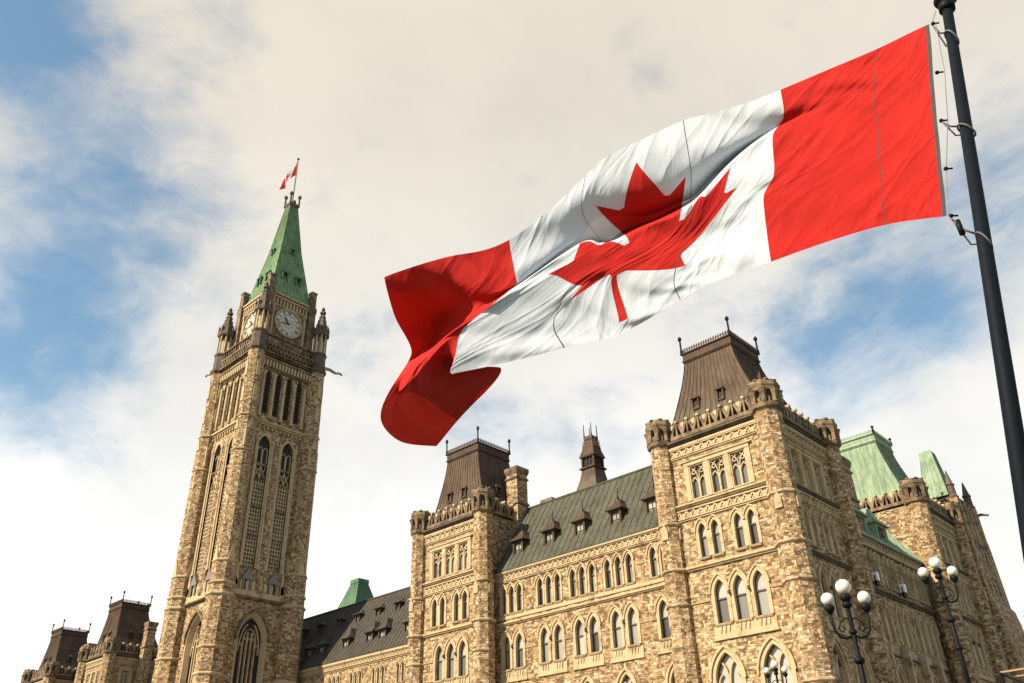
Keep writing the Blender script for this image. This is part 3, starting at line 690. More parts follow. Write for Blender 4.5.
# lower wing that runs behind the clock tower
def low_wing():
    Y0 = 45.8; F = FS(Y0); w = MB(); tr = MB(); fz = MB(); L = []
    x0, x1 = -101.2, -46.2
    for c in (-54.92, -58.0, -60.95, -63.9, -66.8):
        L += [(W_SLIM, c+o, 11.68) for o in (-.60, 0, .60)]
    for c in (-55.0, -58.0, -60.95, -63.9, -66.8): L += [(W_MIDW, c-.55, 7.7), (W_MIDW, c+.55, 7.7)]
    facade(w, B, F, x0, x1, GZ, 14.5, L); w.wall(FN(52.8), -x1, -x0, GZ, 14.5, [])
    fz.frieze(F, x0, x1, 13.72, 14.14, .40); tr.fbox(F, x0, x1, 14.143, 14.38, -.02, .18); tr.course(F, x0, x1, 13.62, .08, .08)
    tr.course(F, x0, x1, 11.4, .12, .12)
    w.build('wing_wall', 'rubble', B); tr.build('stone_moulding', 'dressed', B); fz.build('carved_frieze', 'dressed', B)
    gable_roof(B, x0, x1, Y0, 52.8, 14.5, 20.28, 'dark_roof', .53)
    for x in (-68.8, -66.9, -63.4, -60.1, -58.4, -55.1): dormer(B, Fr((x, Y0+.42, 0), (1,0,0), (0,-1,0)), 15.0, .98, 1.25, 1.9, 'dark_roof', 1.0, fin=False)
    for x in (-72.5, -69.8, -66.8, -64.1, -61.2, -58.5): dormer(B, Fr((x, 47.85, 0), (1,0,0), (0,-1,0)), 17.75, .66, .95, 1.0, 'dark_roof', .5, 'glass_lo', fin=False)
    # far wing between the two western pavilions
    w = MB(); w.wall(FS(43.5), -119.2, -107.5, GZ, 16.1, []); w.build('wing_wall', 'rubble', B)
    gable_roof(B, -119.2, -107.5, 43.5, 49, 16.1, 21.2, 'dark_roof')
    chimney(B, -100.5, -99.6, 44.9, 45.9, 16, 23.8); chimney(B, -115.6, -114.2, 44.4, 46.2, 16, 23.6)
    # dark green ventilator roof behind the ridge
    v = MB(); v.rects(-76.35, 57, [(10, 2.7, 2.7), (21.3, 2.0, 2.0)]); o = v.build('ventilator', 'dark_roof', B)
    v = MB(); v.rects(-76.35, 57, [(21.2, 2.1, 2.1), (22.2, 1.75, 1.75), (23.0, 1.5, 1.5), (24.3, 1.05, 1.05), (25.5, .66, .66), (25.52, .72, .72), (25.95, .72, .72), (26.0, .62, .62)])
    for i in range(7):
        f = -1+2*i/6
        for s_ in (-1, 1):
            v.tube([(-76.35+f*a, 57+s_*(a+.01), z) for z, a in ((22.2, 1.75), (23, 1.5), (24.3, 1.05), (25.5, .66))], .035, 4); v.tube([(-76.35+s_*(a+.01), 57+f*a, z) for z, a in ((22.2, 1.75), (23, 1.5), (24.3, 1.05), (25.5, .66))], .035, 4)
    v.build('ventilator_roof', 'green_dark', o)
low_wing()

# east wing, between the corner pavilion and the green-roofed pavilion
def east_wing():
    F = FE(-19.1); w = MB(); tr = MB(); fz = MB(); y0, y1 = 47.15, 60.9; L = []
    for c in (49.4, 52.0, 54.6, 57.2, 59.3): L += [(W_UP, c+o, 13.24) for o in (-.62, 0, .62)]; L += [(W_MIDW, c+o, 9.82) for o in (-.5, .5)]; L += [(W_ARCHS, c, 5.3)]
    for c in (50.7, 53.3, 55.9, 58.25): tr.fbox(F, c-.16, c+.16, GZ, 9.0, -.02, .42, 1); tr.fprism(F, [(c-.16, 9.0), (c+.16, 9.0), (c, 9.6)], -.02, .40, 1)
    facade(w, B, F, y0, y1, GZ, 16.1, L); w.wall(FWst(-25.2), -y1, -y0, GZ, 16.1, [])
    fz.frieze(F, y0, y1, 15.33, 15.83, .42); tr.fbox(F, y0, y1, 15.833, 16.02, -.02, .20); tr.course(F, y0, y1, 15.27, .1, .10)
    tr.course(F, y0, y1, 12.74, .3, .26); [tr.course(F, p_, q_, 10.9, .08, .08) for p_, q_ in ((y0, 48.4), (60.3, y1))]
    for c in (49.4, 52.0, 54.6, 57.2, 59.3): tr.fbox(F, c-.9, c+.9, 9.12, 9.68, -.02, .045, 1); tr.fbox(F, c-.95, c+.95, 9.03, 9.117, -.02, .14)
    w.build('wing_wall', 'rubble', B); tr.build('stone_moulding', ['soot_and_shade', 'dressed_mid'], B); fz.build('carved_frieze', 'dressed', B)
    gable_roof(B, y0+.3, y1-.3, -25.2, -19.1, 16.1, 20.6, 'green', .5, 'y')
    for y in (51.9, 55.0): dormer(B, Fr((-19.12, y, 0), (0,1,0), (1,0,0)), 16.2, 1.75, 1.2, 2.6, 'green', 1.3, 'glass_dk')
    chimney(B, -20.3, -19.25, 50.4, 52.6, 15, 21.2)
east_wing()
# slender ventilation tower beyond, with a green spire and corner pinnacles
def vent_tower():
    cx, cy = -19.15, 71.3; w = MB()
    w.rects(cx, cy, [(GZ, 2.5, 2.7), (12.4, 2.0, 2.4), (14.5, 1.75, 2.3), (14.8, 1.55, 2.2), (19.2, 1.25, 2.1), (22.9, 1.1, 1.9)])
    for sy in (-1, 1):
        for sx in (-1, 1): w.rects(cx+sx*1.05, cy+sy*1.9, [(GZ, 1.0, .9), (12.6, .75, .7), (13.0, .52, .52), (19.5, .36, .40), (20.0, .32, .34), (22.6, .28, .30)])
    for k in (-.95, 0, .95): w.rects(cx+1.25, cy+k, [(GZ, .9, .24), (12.5, .62, .2), (13.0, .42, .18), (19.0, .16, .14), (19.4, .02, .1)])
    o = w.build('ventilation_tower', 'rubble', B)
    t = MB()
    for z, a in ((12.7, .35), (19.2, .02), (22.6, -.10)): t.rects(cx, cy, [(z-.15, 1.3+a, 2.15+a), (z, 1.36+a, 2.22+a), (z+.12, 1.36+a, 2.22+a), (z+.3, 1.2+a, 2.05+a)])
    for sy in (-1, 1):
        for sx in (-1, 1): t.oct(cx+sx*1.0, cy+sy*1.85, [(22.6, .34), (22.75, .38), (22.9, .28), (23.6, .26), (23.7, .34), (23.85, .24), (24.9, .04)], 8)
    t.tube([(cx+.9, cy+1.9, 22.0), (cx+1.6, cy+2.1, 22.1), (cx+2.1, cy+2.2, 21.95)], .13, 6, r1=.08)
    F = FE(cx+1.32)
    for k in (-1.45, -.48, .48, 1.45): t.fprism(F, arch(.16, 3.6, u=cy+k, z=14.9), -.5, .16, 1); t.fprism(F, arch(.14, 3.2, u=cy+k, z=19.4), -.6, -.0, 1)
    t.build('stone_moulding', ['soot_and_shade', 'dressed_mid'], o)
    s_ = MB(); s_.rects(cx-.12, cy-1.3, [(22.9, .95, .95), (23.5, .88, .88), (25.2, .64, .64), (26.85, .44, .44), (26.95, .40, .40)])
    for i in range(6):
        f = -1+2*i/5
        for q in (-1, 1): s_.tube([(cx-.12+f*a, cy-1.3+q*(a+.01), z) for z, a in ((23.5, .88), (25.2, .64), (26.85, .44))], .022, 4); s_.tube([(cx-.12+q*(a+.01), cy-1.3+f*a, z) for z, a in ((23.5, .88), (25.2, .64), (26.85, .44))], .022, 4)
    s_.build('spire', 'green', o)
vent_tower()

# ------------------------------------------------------------------ clock tower
TX, TY = -73.0, 40.7
T = thing('clock_tower', 'tall square sandstone clock tower with steep green spire, rising left of the long building', 'clock tower', (TX, TY, GZ))
def clock_tower():
    H = 3.5
    FR = {'S': (FS(TY-H), TX), 'E': (FE(TX+H), TY), 'N': (FN(TY+H), -TX), 'W': (FWst(TX-H), -TY)}
    w = MB()
    for nm, (F, c) in FR.items():
        tr = MB(); dk = MB(); ln = MB(); pn = MB(); vo = MB(); so_ = MB(); tc = MB(); cb = MB(); bl = MB(); bs = MB(); gw = MB()
        # lower stage with one great traceried window
        big = arch(2.7, 7.6, 1.0, 10, c, 11.1)
        w.wall(F, c-H, c+H, GZ, 20.0, [big], .6)
        # tall stage: twin recesses; belfry: four lancets
        rec = [arch(1.22, 12.9, 1.0, 8, c+o, 22.6) for o in (-1.32, 1.32)]
        w.wall(F, c-H, c+H, 20.0, 36.9, rec, .30)
        lan = [arch(.66, 4.9, 1.3, 7, c+o, 37.75) for o in (-1.83, -.61, .61, 1.83)]
        w.wall(F, c-H, c+H, 36.9, 44.3, lan, .3)
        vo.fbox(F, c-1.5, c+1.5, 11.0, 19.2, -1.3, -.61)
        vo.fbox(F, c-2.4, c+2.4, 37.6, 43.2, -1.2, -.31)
        # great window: dressed splay, mullions and bar tracery
        F2 = Fr(F.p(c, 0, 0), F.u, F.n)
        i1, o1 = arch(2.7, 7.6, 1.0, 10, 0, 11.1), arch_off(2.7, 7.6, .16, 1.0, 10, 0, 11.1); n = len(i1)
        i2 = arch(2.32, 7.15, 1.0, 10, 0, 11.2)
        vs = [F2.p(*q, .03) for q in o1]+[F2.p(*q, .05) for q in i1]+[F2.p(*q, -.42) for q in i2]+[F2.p(*q, -.02) for q in o1]
        tr.add(vs, [f for i in range(1, n) for j in [(i+1) % n] for f in ((i, j, n+j, n+i), (n+i, n+j, 2*n+j, 2*n+i), (i, j, 3*n+j, 3*n+i))])
        o2 = arch_off(2.7, 7.6, .34, 1.0, 10, 0, 11.1); vs = []
        for i in range(2, n): vs += [F2.p(*o1[i], .02), F2.p(*o1[i], .22), F2.p(*o2[i], .22), F2.p(*o2[i], -.02)]
        dk.add(vs, [(4*q+a, 4*q+a+1, 4*q+a+5, 4*q+a+4) for q in range(n-3) for a in range(3)])
        for u in (-.615, -.205, .205, .615): gw.fbox(F2, u-.055, u+.055, 11.1, 16.3 if abs(u) > .5 else 17.1, -.605, -.36)
        for u in (-.82, -.41, 0, .41, .82):
            a = arch(.36, .8, 1.0, 5, u, 15.3+(.5 if abs(u) < .6 else 0)); 
            for p, q in zip(a[2:-1], a[3:]): gw.fbar(F2, p, q, .07, -.605, -.37)
        for sx in (-1, 1):
            pts = [(sx*(1.02-1.02*(1-math.cos(k*.25))), 15.3+2.6*math.sin(k*.25)) for k in range(6)]
            for p, q in zip(pts[:-1], pts[1:]): gw.fbar(F2, p, q, .09, -.605, -.36-.002*sx)
            pts = [(sx*.615*math.cos(k*.3), 16.2+1.2*math.sin(k*.3)) for k in range(6)]
            for p, q in zip(pts[:-1], pts[1:]): gw.fbar(F2, p, q, .07, -.605, -.365-.002*sx)
        gw.fbox(F2, -1.2, 1.2, 10.8, 11.1, -.6, .15)
        # strings, parapet with gablets
        tr.course(F, c-H+.6, c+H-.6, 15.3, .16, .12) if False else None
        for a, b in ((c-H+.6, c-1.95), (c+1.95, c+H-.6)): dk.course(F, a, b, 15.3, .16, .14)
        dk.course(F, c-H+.6, c+H-.6, 19.9, .22, .30); tr.fbox(F, c-H+.6, c+H-.6, 20.0, 20.5, -.1, .2)
        for o in (-1.32, 1.32):
            for q in (-.36, .36): ln.fbox(F, c+o+q-.09, c+o+q+.09, 20.5, 21.5, -.3, .30)
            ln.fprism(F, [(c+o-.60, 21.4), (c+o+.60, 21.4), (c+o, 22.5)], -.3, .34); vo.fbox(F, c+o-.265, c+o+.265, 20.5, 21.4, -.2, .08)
        for k in range(9):
            u = c-2.4+.6*k; pn.fprism(F, [(u-.16, 20.5), (u+.16, 20.5), (u+.2, 21.15), (u, 21.5), (u-.2, 21.15)], .0, .2)
        # recess filling: lattice panel below, traceried openings above
        for o in (-1.32, 1.32):
            u0, u1 = c+o-.61, c+o+.61
            so_.fbox(F, u0+.03, u1-.03, 22.6, 30.9, -.299, -.24)  # dark slab: shade of the recess painted in behind the lattice bars
            for k in range(5): pn.fbox(F, u0+.06+k*.275-.035, u0+.06+k*.275+.035, 22.6, 30.9, -.238, -.12)
            for k in range(22): pn.fbox(F, u0+.03, u1-.03, 22.75+k*.37, 22.85+k*.37, -.239, -.13)
            for z in (25.4, 28.2, 30.9): dk.fbox(F, u0-.002, u1+.002, z, z+.18, -.29, -.09)
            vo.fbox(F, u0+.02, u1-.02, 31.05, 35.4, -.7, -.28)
            tc.fbox(F, c+o-.05, c+o+.05, 31.1, 34.0, -.279, -.12)
            for q in (-.29, .29):
                tc.fbar(F, (c+o+q-.27, 31.15), (c+o+q+.27, 32.3), .07, -.279, -.13); tc.fbar(F, (c+o+q+.27, 31.15), (c+o+q-.27, 32.3), .07, -.279, -.132)
                a = arch(.48, 1.6, 1.0, 5, c+o+q, 32.7)
                for p, s2 in zip(a[1:-1], a[2:]): tc.fbar(F, p, s2, .07, -.279, -.125)
            dk.fbox(F, u0+.01, u1-.01, 32.35, 32.62, -.29, -.06)
            ia, oa = arch(1.22, 12.9, 1.0, 8, c+o, 22.6), arch_off(1.22, 12.9, .2, 1.0, 8, c+o, 22.6); n = len(ia)
            tr.add([F.p(*q, .05) for q in ia]+[F.p(*q, .05) for q in oa]+[F.p(*q, -.2) for q in ia]+[F.p(*q, -.05) for q in oa],
                   [f for i in range(1, n) for j in [(i+1) % n] for f in ((i, j, n+j, n+i), (2*n+i, 2*n+j, j, i), (n+i, n+j, 3*n+j, 3*n+i))])
        w.oct(F.p(c, 0, .02).x, F.p(c, 0, .02).y, [(20.4, .36), (33.2, .34), (33.6, .2), (35.2, .04)], 8)      # pier between the recesses
        for o in (-2.2, 2.2, -.42, .42): tr.oct(F.p(c+o, 0, .06).x, F.p(c+o, 0, .06).y, [(22.5, .17), (22.9, .13), (34.6, .12), (34.8, .19), (35.1, .1)], 6)
        for o in (-2.35, 2.35): tr.fprism(F, [(c+o-.22, 20.6), (c+o+.22, 20.6), (c+o+.12, 22.2), (c+o, 22.9), (c+o-.12, 22.2)], -.05, .20)
        # gallery string and belfry
        tr.course(F, c-H+.6, c+H-.6, 36.85, .45, .34)
        for k in range(12): tr.fbox(F, c-2.6+k*.46-.08, c-2.6+k*.46+.08, 36.15, 36.42, -.05, .16)
        for o in (-2.44, -1.22, 0, 1.22, 2.44): bs.oct(F.p(c+o, 0, .08).x, F.p(c+o, 0, .08).y, [(37.3, .17), (41.6, .14), (41.8, .2), (42.0, .1)], 6)
        for o in (-1.83, -.61, .61, 1.83):
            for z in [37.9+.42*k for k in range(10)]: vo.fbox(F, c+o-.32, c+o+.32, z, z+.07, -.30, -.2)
        # corbel table, cornice, balustrade
        dk.course(F, c-H+.5, c+H-.5, 44.35, .3, .62)
        for k in range(16):
            u = c-2.75+k*(5.5/15); cb.fprism(F, [(u-.09, 42.85), (u+.09, 42.85), (u+.11, 43.6), (u-.11, 43.6)], -.05, .34); 
        dk.fbox(F, c-H+.5, c+H-.5, 43.6, 43.85, -.05, .42); dk.fbox(F, c-H+.5, c+H-.5, 42.62, 42.72, -.05, .1)
        for k in range(13):
            u = c-2.7+k*.45
            bl.fbar(F, (u-.2, 44.6), (u, 45.25), .1, .25, .5); bl.fbar(F, (u+.2, 44.6), (u, 45.25), .1, .252, .498)
            bl.fbox(F, u-.035, u+.035, 45.4, 46.3, .3, .42)
        bl.fbox(F, c-2.9, c+2.9, 45.25, 45.42, .22, .54); bl.fbox(F, c-2.9, c+2.9, 46.3, 46.45, .25, .50)
        gw.build('great_window', 'dressed', T); tc.build('window_tracery', 'dressed', T); cb.build('corbel_table', 'dressed', T); bl.build('balustrade', 'dressed_dark', T); bs.build('belfry_shaft', 'dressed', T)
        tr.build('stone_moulding', 'dressed', T); dk.build('weathered_moulding', 'dressed_dark', T); ln.build('lucarne', 'lead', T); pn.build('carved_panel', 'dressed', T); so_.build('panel_shade', 'soot_and_shade', T); vo.build('dark_opening', 'void', T)
    w.box(TX-H, TX+H, TY-H, TY+H, 44.25, 44.4)
    w.build('tower_wall', 'rubble_tower', T)
    # octagonal corner buttresses with open pinnacles
    for sx in (-1, 1):
        for sy in (-1, 1):
            cx, cy = TX+sx*3.62, TY+sy*3.62; b = MB()
            b.oct(cx, cy, [(GZ, 1.2), (12.6, 1.14), (15.2, 1.10), (19.7, 1.08)]); b.oct(cx, cy, [(19.7, 1.02), (22.5, 1.0)]); b.oct(cx, cy, [(22.6, .92), (33.0, .90)]); b.oct(cx, cy, [(33.2, .86), (36.6, .84)]); b.oct(cx, cy, [(36.8, .80), (44.2, .76)])
            o = b.build('corner_buttress', 'rubble_tower', T)
            t = MB()
            for z, r in ((13.1, 1.16), (15.25, 1.13), (19.6, 1.12), (20.6, 1.05), (22.5, 1.0), (33.1, .92), (36.7, .86)): t.oct(cx, cy, [(z-.16, r-.05), (z-.04, r+.08), (z+.06, r+.08), (z+.22, r-.16)])
            for i in range(8):
                a = PI/4*i; d = Vector((math.cos(a), math.sin(a), 0)); sdv = Vector((-d.y, d.x, 0))
                if i % 2 == 0:
                    F = Fr(Vector((cx, cy, 0))+d*.92, sdv, d); t.fprism(F, [(-.36, 22.6), (.36, 22.6), (0, 24.1)], -.05, .10)
                    F = Fr(Vector((cx, cy, 0))+d*.80, sdv, d); t.fprism(F, [(-.3, 35.2), (.3, 35.2), (0, 36.4)], -.05, .14)
                    for zz in (38.2, 41.0): t.fprism(Fr(Vector((cx, cy, 0))+d*.78, sdv, d), [(-.2, zz), (.2, zz), (.2, zz+1.5), (0, zz+2.0), (-.2, zz+1.5)], -.05, .10)
                a2 = a+PI/8; t.oct(cx+.86*math.cos(a2), cy+.86*math.sin(a2), [(33.4, .13), (35.0, .12), (35.7, .03)], 6) if i % 2 else None
            t.build('buttress_gablet', 'dressed', o)
            p = MB()
            p.oct(cx, cy, [(44.0, .78), (44.25, .92), (44.5, .92), (44.6, .74), (46.1, .72), (46.3, .82), (46.45, .82)], mi=1)
            for i in range(8):
                a = PI/4*i+PI/8; p.oct(cx+.66*math.cos(a), cy+.66*math.sin(a), [(46.4, .11), (46.6, .085), (48.6, .085), (48.8, .12)], 6)
            p.oct(cx, cy, [(46.4, .26), (48.8, .26)])
            p.oct(cx, cy, [(48.75, .84), (48.95, .86), (49.3, .8), (49.35, .74), (51.7, .18), (51.75, .3), (52.0, .3), (52.1, .1), (52.35, .2), (52.5, .12), (52.7, .02)], mi=1)
            for i in range(8):
                a = PI/4*i+PI/8; p.oct(cx+.80*math.cos(a), cy+.80*math.sin(a), [(48.9, .12), (49.7, .10), (50.1, .02)], 6, mi=1)
                for k in range(4): rr = .66-.5*(k+.6)/4.3; p.oct(cx+(rr+.06)*math.cos(a), cy+(rr+.06)*math.sin(a), [(49.6+k*.52, .05), (49.75+k*.52, .07), (49.85+k*.52, .02)], 5, mi=1)
            p.build('pinnacle', ['dressed', 'soot_and_shade'], o)
            g = MB(); dd = Vector((sx, sy, 0)).normalized(); dd = Vector((sx, 0, 0)) if sy > 0 or sx < 0 else Vector((0, -1, 0))
            dd = {(-1,-1): Vector((-1,0,0)), (1,-1): Vector((.7,-.7,0)), (1,1): Vector((0,1,0)), (-1,1): Vector((-1,0,0))}[(sx, sy)]
            q = Vector((cx, cy, 45.2))+dd*.7; g.tube([q, q+dd*.9+Vector((0,0,.1)), q+dd*1.6+Vector((0,0,-.05)), q+dd*2.2+Vector((0,0,.15)), q+dd*2.5+Vector((0,0,0))], .20, 6, r1=.10)
            if (sx, sy) != (1, -1): g.build('gargoyle', 'dressed', o)
    # clock stage
    h = 2.66; c_ = MB(); c_.box(TX-h, TX+h, TY-h, TY+h, 44.4, 52.3)
    for sx in (-1, 1):
        for sy in (-1, 1): c_.rects(TX+sx*h, TY+sy*h, [(44.4, .42, .42), (51.6, .38, .38), (51.8, .44, .44), (52.4, .44, .44), (52.5, .34, .34), (54.2, .32, .32), (54.35, .38, .38), (54.5, .38, .38), (54.6, .25, .25)])
    st = c_.build('clock_stage', 'dressed_dark', T); q = MB()
    for F, c in ((FS(TY-h), TX), (FE(TX+h), TY), (FN(TY+h), -TX), (FWst(TX-h), -TY)):
        q.fbox(F, c-h+.45, c+h-.45, 51.0, 51.12, -.02, .12); q.fbox(F, c-h+.45, c+h-.45, 51.95, 52.15, -.02, .2); q.fbox(F, c-h+.4, c+h-.4, 52.3, 52.5, -.1, .3)
        for k in range(11): u = c-2.05+k*.41; q.fbox(F, u-.09, u+.09, 51.15, 51.9, -.02, .14)
        for sx in (-1, 1): q.oct(F.p(c+sx*1.98, 0, .02).x, F.p(c+sx*1.98, 0, .02).y, [(46.4, .14), (50.6, .14), (50.8, .2), (51.0, .2)], 6)
        ri = [(c+1.72*math.cos(2*PI*i/40), 49.3+1.72*math.sin(2*PI*i/40)) for i in range(40)]; r2 = [(c+1.56*math.cos(2*PI*i/40), 49.3+1.56*math.sin(2*PI*i/40)) for i in range(40)]
        q.add([F.p(*a, .0) for a in ri]+[F.p(*a, .16) for a in ri]+[F.p(*a, .16) for a in r2]+[F.p(*a, .02) for a in r2], [(k*40+i, k*40+(i+1) % 40, (k+1)*40+(i+1) % 40, (k+1)*40+i) for k in range(3) for i in range(40)])
    q.build('stone_moulding', 'dressed', st)
    ROM = ['XII', 'I', 'II', 'III', 'IIII', 'V', 'VI', 'VII', 'VIII', 'IX', 'X', 'XI']
    for F, c in ((FS(TY-h), TX), (FE(TX+h), TY), (FN(TY+h), -TX), (FWst(TX-h), -TY)):
        d = MB(); d.fprism(F, [(c+1.57*math.cos(2*PI*i/48), 49.3+1.57*math.sin(2*PI*i/48)) for i in range(48)], .01, .06)
        dial = d.build('clock_face', 'clock', T); nm = MB()
        def at(r, t): return (c+r*math.sin(t), 49.3+r*math.cos(t))
        for k in range(12):
            t0 = 2*PI*k/12; tx = ROM[k]; wd = {'I': .10, 'V': .2, 'X': .2}; tot = sum(wd[s2] for s2 in tx); o = -tot/2
            for s2 in tx:
                m_ = o+wd[s2]/2; o += wd[s2]
                def pt(r, off): return (c+r*math.sin(t0)+off*math.cos(t0), 49.3+r*math.cos(t0)-off*math.sin(t0))
                if s2 == 'I': nm.fbar(F, pt(1.10, m_), pt(1.42, m_), .055, .06, .075)
                elif s2 == 'V': nm.fbar(F, pt(1.42, m_-.07), pt(1.10, m_), .055, .06, .075); nm.fbar(F, pt(1.42, m_+.07), pt(1.10, m_), .03, .06, .077)
                else: nm.fbar(F, pt(1.42, m_-.07), pt(1.10, m_+.07), .055, .06, .075); nm.fbar(F, pt(1.42, m_+.07), pt(1.10, m_-.07), .03, .06, .077)
        for k in range(60):
            t0 = 2*PI*k/60; nm.fbar(F, at(1.47, t0), at(1.55, t0), .03, .06, .072)
            for rr in (1.06, 1.46): nm.fbar(F, at(rr, t0), at(rr, t0+2*PI/60), .022, .06, .07)
        for k in range(12): t0 = 2*PI*(k+.5)/12; nm.fbar(F, at(.45, t0), at(1.05, t0), .022, .06, .068)
        for k in range(24): nm.fbar(F, at(.48, 2*PI*k/24), at(.48, 2*PI*(k+1)/24), .03, .06, .07)
        nm.build('numerals', 'clock_ink', dial)
        hm = MB(); tm = R(258); th_ = R(322)             # about ten forty-three
        hm.fprism(F, [at(.3, tm+PI), (c+.07*math.cos(tm), 49.3-.07*math.sin(tm)), at(1.38, tm), (c-.07*math.cos(tm), 49.3+.07*math.sin(tm))], .10, .13)
        hm.fprism(F, [at(.25, th_+PI), (c+.11*math.cos(th_), 49.3-.11*math.sin(th_)), at(.62, th_+.17), at(.95, th_), at(.62, th_-.17), (c-.11*math.cos(th_), 49.3+.11*math.sin(th_))], .085, .099)
        hm.fprism(F, [(c+.13*math.cos(2*PI*i/12), 49.3+.13*math.sin(2*PI*i/12)) for i in range(12)], .06, .15)
        hm.build('clock_hands', 'clock_ink', dial)
    # spire
    s_ = MB(); prof = [(52.4, 2.75), (52.6, 2.75), (52.75, 2.62), (54.0, 2.30), (60.0, 1.32), (66.9, .52)]
    s_.rects(TX, TY, [(z, a, a) for z, a in prof])
    for i in range(11):
        f = -1+2*i/10
        for g in (-1, 1):
            s_.tube([(TX+f*a, TY+g*(a+.012), z) for z, a in prof[2:]], .04, 4); s_.tube([(TX+g*(a+.012), TY+f*a, z) for z, a in prof[2:]], .04, 4)
    sp = s_.build('spire', 'green_spire', T)
    def sprad(z): return np.interp(z, [p[0] for p in prof], [p[1] for p in prof])
    for F0, uvec in (((0,-1), (1,0)), ((1,0), (0,1))):
        for o, z, sz in ((-.85, 55.0, 1.), (.85, 55.0, 1.), (0, 59.2, .75)):
            r = sprad(z)+.18; F = Fr((TX+F0[0]*r+uvec[0]*o, TY+F0[1]*r+uvec[1]*o, 0), (*uvec, 0), (*F0, 0)); l = MB()
            for q in (-.3, .3): l.fbox(F, (q-.07)*sz, (q+.07)*sz, z, z+.9*sz, -.9, 0)
            l.fbox(F, -.24*sz, .24*sz, z, z+.85*sz, -.8, -.25, 1)
            l.loft([[F.p(-.46*sz, z+.88*sz, .06), F.p(.46*sz, z+.88*sz, .06), F.p(.46*sz, z+.88*sz, -1), F.p(-.46*sz, z+.88*sz, -1)], [F.p(-.03, z+1.5*sz, -.15), F.p(.03, z+1.5*sz, -.15), F.p(.03, z+1.5*sz, -1), F.p(-.03, z+1.5*sz, -1)]])
            l.build('spire_dormer', ['green_dark', 'void'], sp)
    t = MB(); t.rects(TX, TY, [(66.85, .6, .6), (67.0, .68, .68), (67.3, .66, .66), (67.35, .5, .5)])
    for sx in (-1, 1):
        for sy in (-1, 1): t.oct(TX+sx*.58, TY+sy*.58, [(67.2, .12), (68.3, .10), (68.4, .2), (68.7, .2), (68.8, .05)], 6)
    t.build('spire_crown', 'soot_and_shade', sp)
    m_ = MB(); m_.tube([(TX, TY, 67), (TX, TY, 74.7)], .085, 8, r1=.06); m_.sphere((TX, TY, 74.8), .17, 8, 6); m_.build('flag_mast', 'green_dark', T)
clock_tower()

# ------------------------------------------------------------------ lamps
def lamp_proto():
    root = bpy.data.objects.new('street_lamp', None); COL.objects.link(root); WPOS[root.name] = Vector((0, 0, 0))
    H = 6.1; p = MB()                                        # top of the shaft; globes above
    p.oct(0, 0, [(0, .30), (.25, .30), (.3, .24), (.9, .20), (1.0, .24), (1.1, .14), (1.5, .11)], 8); p.tube([(0, 0, 1.4), (0, 0, H)], .085, 10, r1=.05)
    for z, r in ((2.6, .12), (H-2.15, .12), (H-1.35, .13), (H-.72, .10), (H-.1, .12)): p.sphere((0, 0, z), r, 10, 8, sz=.75)
    p.build('lamp_shaft', 'iron', root, True)
    a = MB()
    for s_ in (-1, 1):
        a.tube([(0, 0, H-.80), (s_*.16, 0, H-.86), (s_*.30, 0, H-.82), (s_*.39, 0, H-.68), (s_*.42, 0, H-.50), (s_*.42, 0, H-.24)], .034, 6)
        a.tube([(0, 0, H-.45), (s_*.12, 0, H-.40), (s_*.24, 0, H-.50), (s_*.30, 0, H-.64), (s_*.22, 0, H-.72), (s_*.16, 0, H-.64), (s_*.2, 0, H-.58)], .02, 6)
        a.oct(s_*.42, 0, [(H-.30, .04), (H-.20, .11), (H-.14, .12), (H-.10, .09)], 10)
    a.oct(0, 0, [(H-.06, .05), (H+.02, .12), (H+.10, .14), (H+.14, .1)], 10)
    a.build('lamp_arm', 'iron', root, True)
    for x, z, r in ((-.42, H+.05, .150), (.42, H+.05, .150), (0, H+.32, .178)):
        g = MB(); g.sphere((x, 0, z), r, 24, 16); g.build('lamp_globe', 'globe', root, True)
    return root, H+.33
lp, LH = lamp_proto()
def lamp(px, py, dia, r, label, first=False, rz=0., sc=1.):
    d = ray(px, py); dist = 2*r*sc*FPX/(dia*1.0)*(1/ (d.dot(FW)))
    P = d*dist
    o = lp if first else lp.copy()
    if not first:
        COL.objects.link(o)
        for ch in lp.children: c = ch.copy(); COL.objects.link(c); c.parent = o
    o.location = (P.x, P.y, P.z-LH*sc); o.scale = (sc,)*3; o.rotation_euler = (0, 0, rz); tag(o, label, 'street lamp', 'globe street lamps in front of the building')
    WPOS[o.name] = o.location.copy(); return o
LAMPS = [lamp(843, 586.5, 17.2, .205, 'black lamp post with three white globes, nearest one before the shaded east wall', True, R(38)),
         lamp(935, 562.5, 13.6, .205, 'black three-globe lamp post before the far east front, rightmost of the lamps', rz=R(38)),
         lamp(774.5, 664, 8.4, .205, 'small distant three-globe lamp in front of a big pointed window of the corner pavilion', rz=R(30), sc=.84)]
def terrace():
    """stone plinths carry the lamps up to the height they stand at"""
    for i, o in enumerate(LAMPS):
        x, y, z = o.location
        mb = MB(); mb.rects(x, y, [(GZ, .62, .62), (GZ+.3, .62, .62), (GZ+.32, .48, .48), (z-.25, .45, .45), (z-.22, .58, .58), (z-.004, .56, .56)])
        if z > GZ+.6:
            q = mb.build('stone_plinth', 'dressed', None, loc=(x, y, GZ))
            tag(q, ['stone plinth under the nearest lamp post', 'stone plinth under the rightmost lamp post', 'stone plinth under the small distant lamp'][i], 'plinth', 'lamp plinths')
terrace()

